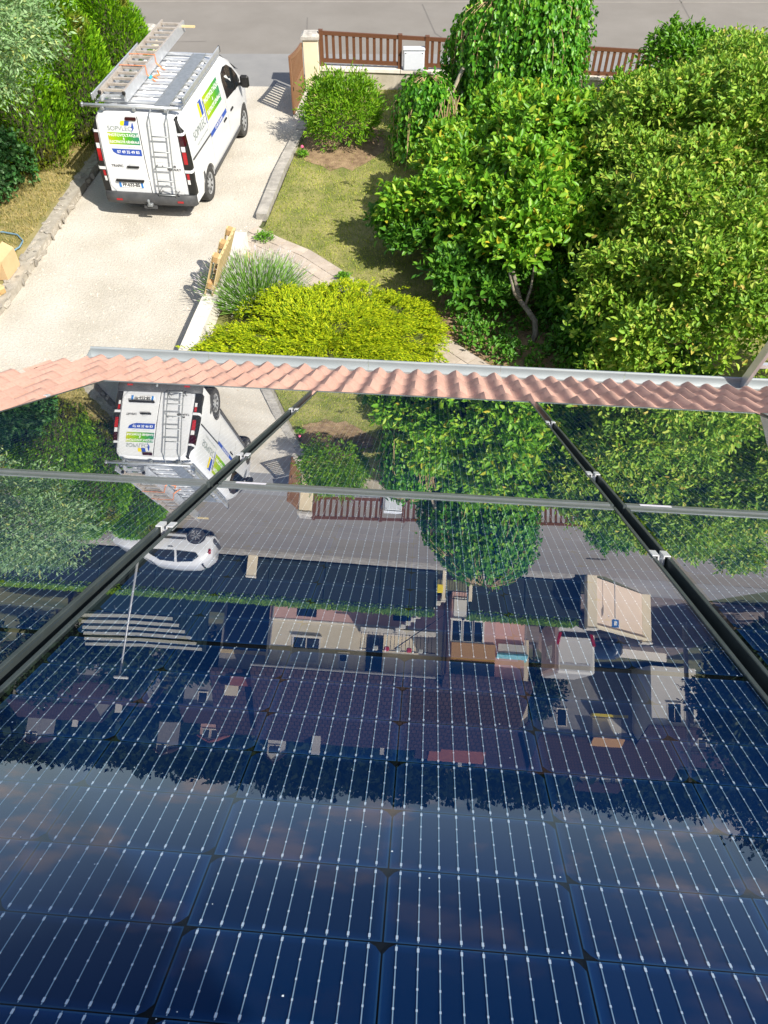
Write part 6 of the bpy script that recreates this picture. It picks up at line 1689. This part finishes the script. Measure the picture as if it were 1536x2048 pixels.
for x in (-4.75, 4.75): MB().tube([(x, -.73, 4.52), (x, -.12, 4.1), (x, -.12, 0)], .045, 8).build('downpipe', MT['grey_wall'], hA)
MB().b2((-3.65, -.10, 4.32), (-1.9, -.004, 4.45)).build('lintel', MT['coping'], hA)
MB().b2((-4.93, -.06, 1.92), (4.93, -.004, 1.99)).build('string_course', MT['coping'], hA)
for (x, z, w, h) in ((-2.9, 1.35, 1.1, .75), (2.4, 1.2, 1.0, .8)): MB().b2((x - w / 2, -.045, z - h / 2), (x + w / 2, -.032, z + h / 2)).build('basement_window', MT['dark_glass'], hA)
MB().b2((.15, -1.5, 2.25), (4.2, -.07, 2.45)).build('landing', MT['coping'], hA)
for k in range(20): MB().tube([(.2 + k * .2, -1.45, 2.45), (.2 + k * .2, -1.45, 3.35)], .015, 6).build('baluster', MT['iron'], hA)
MB().bar((.15, -1.45, 3.36), (4.2, -1.45, 3.36), .05, .05).build('handrail', MT['iron'], hA)
for k in range(10): MB().b2((2.0 + k * .26, -1.9, 2.2 - .2 * k), (2.26 + k * .26, -1.52, 2.4 - .2 * k)).build('step', MT['coping'], hA)
MB().bar((2.0, -1.9, 3.3), (4.6, -1.9, 1.3), .05, .05).build('stair_rail', MT['iron'], hA)
MB().b2((.55, -.05, 2.46), (1.45, -.005, 4.45)).build('front_door', MT['dark_glass'], hA)
for k in range(5): MB().box((1.0 + k * .6, -1.55, 3.3), (.28, .2, .25), bev=.05).build('flower_box', MT['pot'] if k % 2 else MT['planks'], hA)
hB = house_block('house_wing', 'projecting wing with three tall white-framed windows beside the gate', 4.95, 7.35, 40.3, 42.0, 0, 4.55, 5.0, MT['render_pink'], MT['roof_far'], [(5.25, 2.1, .5, 1.05), (5.85, 2.1, .5, 1.05), (6.42, 2.1, .5, 1.05)], ov=.3)
MB().b2((-1.15, -.10, 2.72), (1.2, -.004, 3.6)).build('brick_band', MT['orange_brick'], hB); MB().b2((-1.2, -.05, 3.65), (1.2, -.004, 4.5)).build('recess_shade', MT['dark_glass'], hB)  # dark sheet stands in for the shade of the balcony recess
MB().b2((-1.1, -.06, .3), (.0, -.004, 1.45)).build('white_door', MT['white_wall'], hB)
house_block('house_extension', 'low brown-roofed extension at the right of the cream house', 4.95, 9.3, 42.05, 54.0, 0, 4.7, 8.3, MT['render_pink'], MT['roof_far'], [], ov=.5)
hC = house_block('carport', 'carport with brown roof and a black sheet for its shaded front at the left of the cream house', -7.9, -5.0, 44.5, 54.0, 0, 5.0, 8.3, MT['grey_wall'], MT['roof_far'], [], ov=.4)
MB().b2((-1.3, -.05, .2), (1.3, -.004, 3.6)).build('opening_shade', MT['ink'], hC); MB().box((0, -.1, 3.75), (2.8, .3, .2)).build('beam', MT['pallet'], hC)  # black sheet on the front stands in for the shade inside
MB().box((.2, -.2, 5.4), (1.6, .5, .5)).build('tile_hood', MT['roof_red'], hC); MB().box((-.5, -.1, 5.95), (.7, .5, .55)).build('gable_stub', MT['render_cream'], hC)
t = thing('stepped_planks', 'tiers of long pale planks on the bank behind the hedge', 'terrace', (-11.8, 38, 0))
for k in range(6):
    zr_ = 2.78 + .215 * k; y = .9 * k; xr, xl_ = 2.5 + .15 * k, -2.0 - .22 * k
    MB().b2((.3 - .1 * k, y - .03, zr_ - .04), (xr, y + .03, zr_ + .115)).build('plank', MT['planks'], t)
    MB().bar((.3 - .1 * k, y, zr_ + .048), (xl_, y - .1, zr_ + .19), .06, .155).build('plank', MT['planks'], t)
    MB().b2((xr, y, zr_ - .9), (xr + .06, y + .9, zr_ + .12)).build('end_board', MT['green_post'], t)
    MB().b2((xl_, y + .04, 0), (xr, y + .9, zr_ - .06)).build('tier', MT['green_post'], t)
# camper van
t = thing('camper_van', 'white coachbuilt camper parked rear-first beside the neighbour house', 'camper', (12.75, 44, 0), R(-4))
MB().b2((-1.12, 0, .55), (1.12, 5.2, 3.65), bev=.14).build('body', MT['camper'], t, smooth=False)
MB().b2((-1.135, .5, .6), (-1.121, 5.0, 3.3)).build('side_skin', MT['camper_grey'], t)
MB().b2((-.85, -.02, 3.05), (.85, -.002, 3.42)).build('rear_window', MT['shutter'], t)
MB().b2((-.85, -.03, 1.25), (.85, -.002, 1.55)).build('rear_locker', MT['ink'], t)
for s in (-1, 1): MB().box((s * .98, -.02, 1.65), (.18, .08, .75), rot=Euler((0, s * .25, 0)), bev=.02).build('tail_lamp', MT['red_lens'], t)
MB().b2((-1.14, 1.2, 1.9), (-1.136, 3.2, 2.7)).build('side_window', MT['dark_glass'], t)
MB().b2((-1.05, 5.2, .5), (1.05, 6.9, 2.0), bev=.25).build('cab', MT['camper'], t)
for s in (-1, 1):
    for y in (1.3, 5.9): MB().lathe([(0, -.1), (.34, -.1), (.34, .1), (0, .1)], 20, 'X', (s * 1.0, y, .34)).build('wheel', MT['tyre'], t)
t = thing('turquoise_tarp', 'turquoise and white striped tarpaulin frame beside the camper', 'tarpaulin', (8.6, 42.0, 0)); MB().box((0, 0, 3.15), (1.7, .6, .12), rot=(R(30), 0, 0)).build('canopy', MT['turquoise'], t); MB().box((0, -.1, 2.7), (1.6, .1, .5)).build('stripe_cloth', MT['planks'], t)
for s in (-.8, .8): MB().tube([(s, .2, 0), (s, .2, 3.1)], .03, 6).build('pole', MT['lamp_grey'], t)
# dark cars further back
def small_car(label, loc, rot, mat):
    t = thing('parked_car', label, 'car', loc, rot); m = loft('body', CSEC, CST, None, .88); m.materials.clear(); autosmooth(m, 40); obj('body', m, mat, t)
    MB().add([(-.55, .09, 1.02), (.55, .09, 1.02), (.48, .36, 1.36), (-.48, .36, 1.36)], [(0, 1, 2, 3)]).build('rear_window', MT['dark_glass'], t)
    for s in (-1, 1):
        for y in (.62, 2.92): MB().lathe([(0, -.09), (.30, -.09), (.30, .09), (0, .09)], 18, 'X', (s * .74, y, .30)).build('wheel', MT['tyre'], t)
small_car('dark blue car parked on the forecourt beyond the boundary wall', (19.6, 56.0, .02), R(60), MT['car_blue'])
small_car('dark car parked behind the boundary wall', (14.6, 41.5, .02), R(20), MT['ink'])
# utility pole
t = thing('utility_pole', 'tall concrete utility pole with crossarms among the trees', 'pole', (19.7, 45, 0)); MB().tube([(0, 0, 0), (0, 0, 9.2)], [.16, .09], 8).build('pole', MT['kerb'], t)
for z in (7.6, 8.5): MB().bar((-.6, 0, z), (.6, 0, z), .08, .08).build('crossarm', MT['kerb'], t)
# low white wall of the forecourt
t = thing('forecourt_wall', 'long low pale wall at the back of the forecourt', 'wall', (15, 60, 0)); MB().bar((0, 0, .35), (11, 3.5, .35), .2, .7).build('panel', MT['white_wall'], t)
# houses further off
gz = lambda x, y: float(hill(np.array([x]), np.array([y]))[0])
house_block('far_house', 'white house with tall windows behind the utility pole', 27.2, 31.4, 70, 76, .5, 6.0, 7.6, MT['white_wall'], MT['roof_far'], [(29.3, 4.6, 1.2, 1.6), (30.7, 4.6, .8, 1.6)])
hf = house_block('far_house', 'grey rendered house with sunlit yellow balcony awning', 18.5, 27.3, 75, 84, .6, 7.6, 11.0, MT['grey_wall'], MT['roof_far'], [(20.3, 5.6, .9, 1.5)])
MB().b2((.2, -.9, 4.4), (3.6, -.01, 4.65)).build('balcony', MT['decal_yellow'], hf); MB().box((1.6, -.8, 7.0), (3.0, 1.4, .08), rot=(R(35), 0, 0)).build('awning', MT['orange_brick'], hf); MB().b2((.4, -.05, 4.8), (3.2, -.01, 6.6)).build('glazing', MT['white_wall'], hf)
house_block('far_house', 'house with bright red hipped roof behind the cream house', 6.6, 10.4, 60, 66, .1, 7.9, 9.7, MT['white_wall'], MT['roof_red'], [], ov=.3)
house_block('far_house', 'small cream gable beside the red roof', 11.4, 13.6, 60, 66, .1, 6.4, 7.3, MT['render_cream'], MT['roof_far'], [], ridge='y', ov=.2)
house_block('far_house', 'wide house under a long purple-brown roof', 15.0, 37.0, 85, 97, 1.0, 7.2, 11.4, MT['grey_wall'], MT['roof_far'], [(18, 5.5, 1, 1.2), (24, 5.5, 1, 1.2)])
house_block('far_house', 'cream villa high on the wooded hill to the right', 50, 59, 170, 178, 13.5, 17.0, 19.0, MT['render_cream'], MT['roof_far'], [(52, 16.3, 1, 1), (54.5, 16.3, 1, 1), (57, 16.3, 1, 1)])
for i, (x, y, w, zt, lab) in enumerate(((-24, 72, 9, 7.2, 'low dark-roofed house behind the bank at the left'), (-14, 84, 8, 8.6, 'dark-roofed house behind the carport, left'), (2, 92, 10, 10.2, 'dark long roof peeping over the cream house'), (-34, 90, 9, 9.4, 'dark-roofed house at the far left'), (43, 90, 9, 9.8, 'dark-roofed house at the far right behind the trees'), (13, 100, 8, 11.4, 'dark roof behind the red-roofed house'))):
    house_block('far_house', lab, x - w / 2, x + w / 2, y, y + 7, gz(x, y), zt - 1.6, zt, MT['grey_wall'], MT['roof_far'], [(x - w * .25, zt - 2.6, .9, 1.0), (x + w * .2, zt - 2.6, .9, 1.0)], ov=.4, chimney=(x + w * .2, y + 3.5, zt + .1, .5))
for i, (x, y, z, w, h, lab, wm) in enumerate(((-10.2, 110, 11.4, 2.0, 2.3, 'white gabled house left of centre below the hill', 'white_wall'), (-26, 112, 12.4, 1.7, 1.3, 'small grey house among trees on the left hillside', 'grey_wall'), (-43.5, 110, 12.0, 1.6, 1.3, 'small grey house at the far left below the hill', 'grey_wall'), (-17.5, 100, 9.6, 2.6, 1.5, 'pinkish house at the left behind the cream house roof', 'render_pink'), (40, 105, 8.2, 6.0, 3.2, 'red-roofed house at the far right', 'white_wall'))):
    house_block('far_house', lab, x - w / 2, x + w / 2, y, y + 6, z - 3, z + h * .6, z + h, MT[wm], MT['roof_red'] if i in (3, 4) else MT['roof_far'], [(x - w * .2, z + .6, .8, 1.0), (x + w * .2, z + .6, .8, 1.0)], ridge='y', ov=.3)

# trees across the road
def far_tree(label, x, y, h, r, n=900, L=(.22, .42), mat='dark_tree', low=.25):
    b = (x, y, gz(x, y)); rnd = random.Random(int(x * 13 + y * 7))
    bl = [(x + rnd.uniform(-.35, .35) * r, y + rnd.uniform(-.35, .35) * r, b[2] + h * rnd.uniform(low + .15, .78), r * rnd.uniform(.5, .75), r * rnd.uniform(.5, .75), h * rnd.uniform(.16, .24)) for _ in range(7)]
    bl.append((x, y, b[2] + h * .8, r * .6, r * .6, h * .2))
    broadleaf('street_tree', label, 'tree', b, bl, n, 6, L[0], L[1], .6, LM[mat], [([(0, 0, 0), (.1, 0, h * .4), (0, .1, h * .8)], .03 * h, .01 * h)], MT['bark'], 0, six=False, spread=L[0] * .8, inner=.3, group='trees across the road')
far_tree('tall dark tree at the right across the road nearest the wall', 20.6, 41.0, 7.5, 2.7, 1100, low=.05)
far_tree('tall dark tree at the far right overhanging the side street', 23.2, 42.0, 12.8, 4.2, 1700, low=.1)
far_tree('dark tree beyond the side street at the right', 25.0, 48.0, 7.0, 2.8, low=.05)
far_tree('dark tree behind the forecourt on the right', 27.0, 52.0, 9.5, 4.0, 1300, low=.05)
far_tree('big dark tree at the extreme right', 27.5, 44.0, 14.5, 4.6, 1700, low=.05)
far_tree('dark tree beside the road at the right edge', 20.8, 37.6, 5.5, 1.9, 800, low=.0)
far_tree('dark tree before the white house with tall windows', 32.0, 62.0, 6.5, 2.8, 800, low=.05)
far_tree('garden tree between camper and far houses', 14.5, 62.0, 6.0, 2.4, 700, low=.1)
for i, (x, y, h, r) in enumerate(((-14.5, 47, 5.2, 2.6), (-19, 50, 5.6, 3.0), (-11.2, 53, 5.4, 2.6), (-24, 46, 5.5, 3.0), (-17, 60, 6.5, 3.2), (-25, 64, 7.5, 3.6), (-33, 56, 7, 3.6), (-9.6, 66, 7.5, 3.0), (-3, 72, 8.5, 3.4))):
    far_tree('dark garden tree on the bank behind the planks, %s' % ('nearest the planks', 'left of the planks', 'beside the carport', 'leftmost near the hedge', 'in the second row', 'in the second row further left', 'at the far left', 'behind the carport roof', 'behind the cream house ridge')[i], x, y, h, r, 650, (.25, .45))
# wooded hillside that reads as one mass
def wood():
    n = 2600
    y = RNG.uniform(118, 430, n); x = RNG.uniform(-1, 1, n) * (60 + y * .75)
    ok = ~((np.abs(x - 54.5) < 8) & (y > 140) & (y < 182)); x, y = x[ok], y[ok]; n = len(x)
    z = hill(x, y); hh = RNG.uniform(5.5, 10, n); rr = RNG.uniform(2.2, 4.4, n); per = 34
    X = np.repeat(np.stack([x, y, z + hh * .55], 1), per, 0); d = rdir(n * per)
    P = X + d * np.stack([np.repeat(rr, per), np.repeat(rr, per), np.repeat(hh * .5, per)], 1) * RNG.uniform(.7, 1.05, (n * per, 1))
    D = unit(d + RNG.normal(size=d.shape) * .7); L = RNG.uniform(1.2, 2.4, len(P))
    v, f = leaves4(P, D, unit(d + RNG.normal(size=d.shape) * .5 + np.array([0, 0, .4])), L, L * .75)
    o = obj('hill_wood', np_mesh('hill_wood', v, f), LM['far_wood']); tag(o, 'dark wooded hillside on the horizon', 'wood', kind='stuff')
wood()
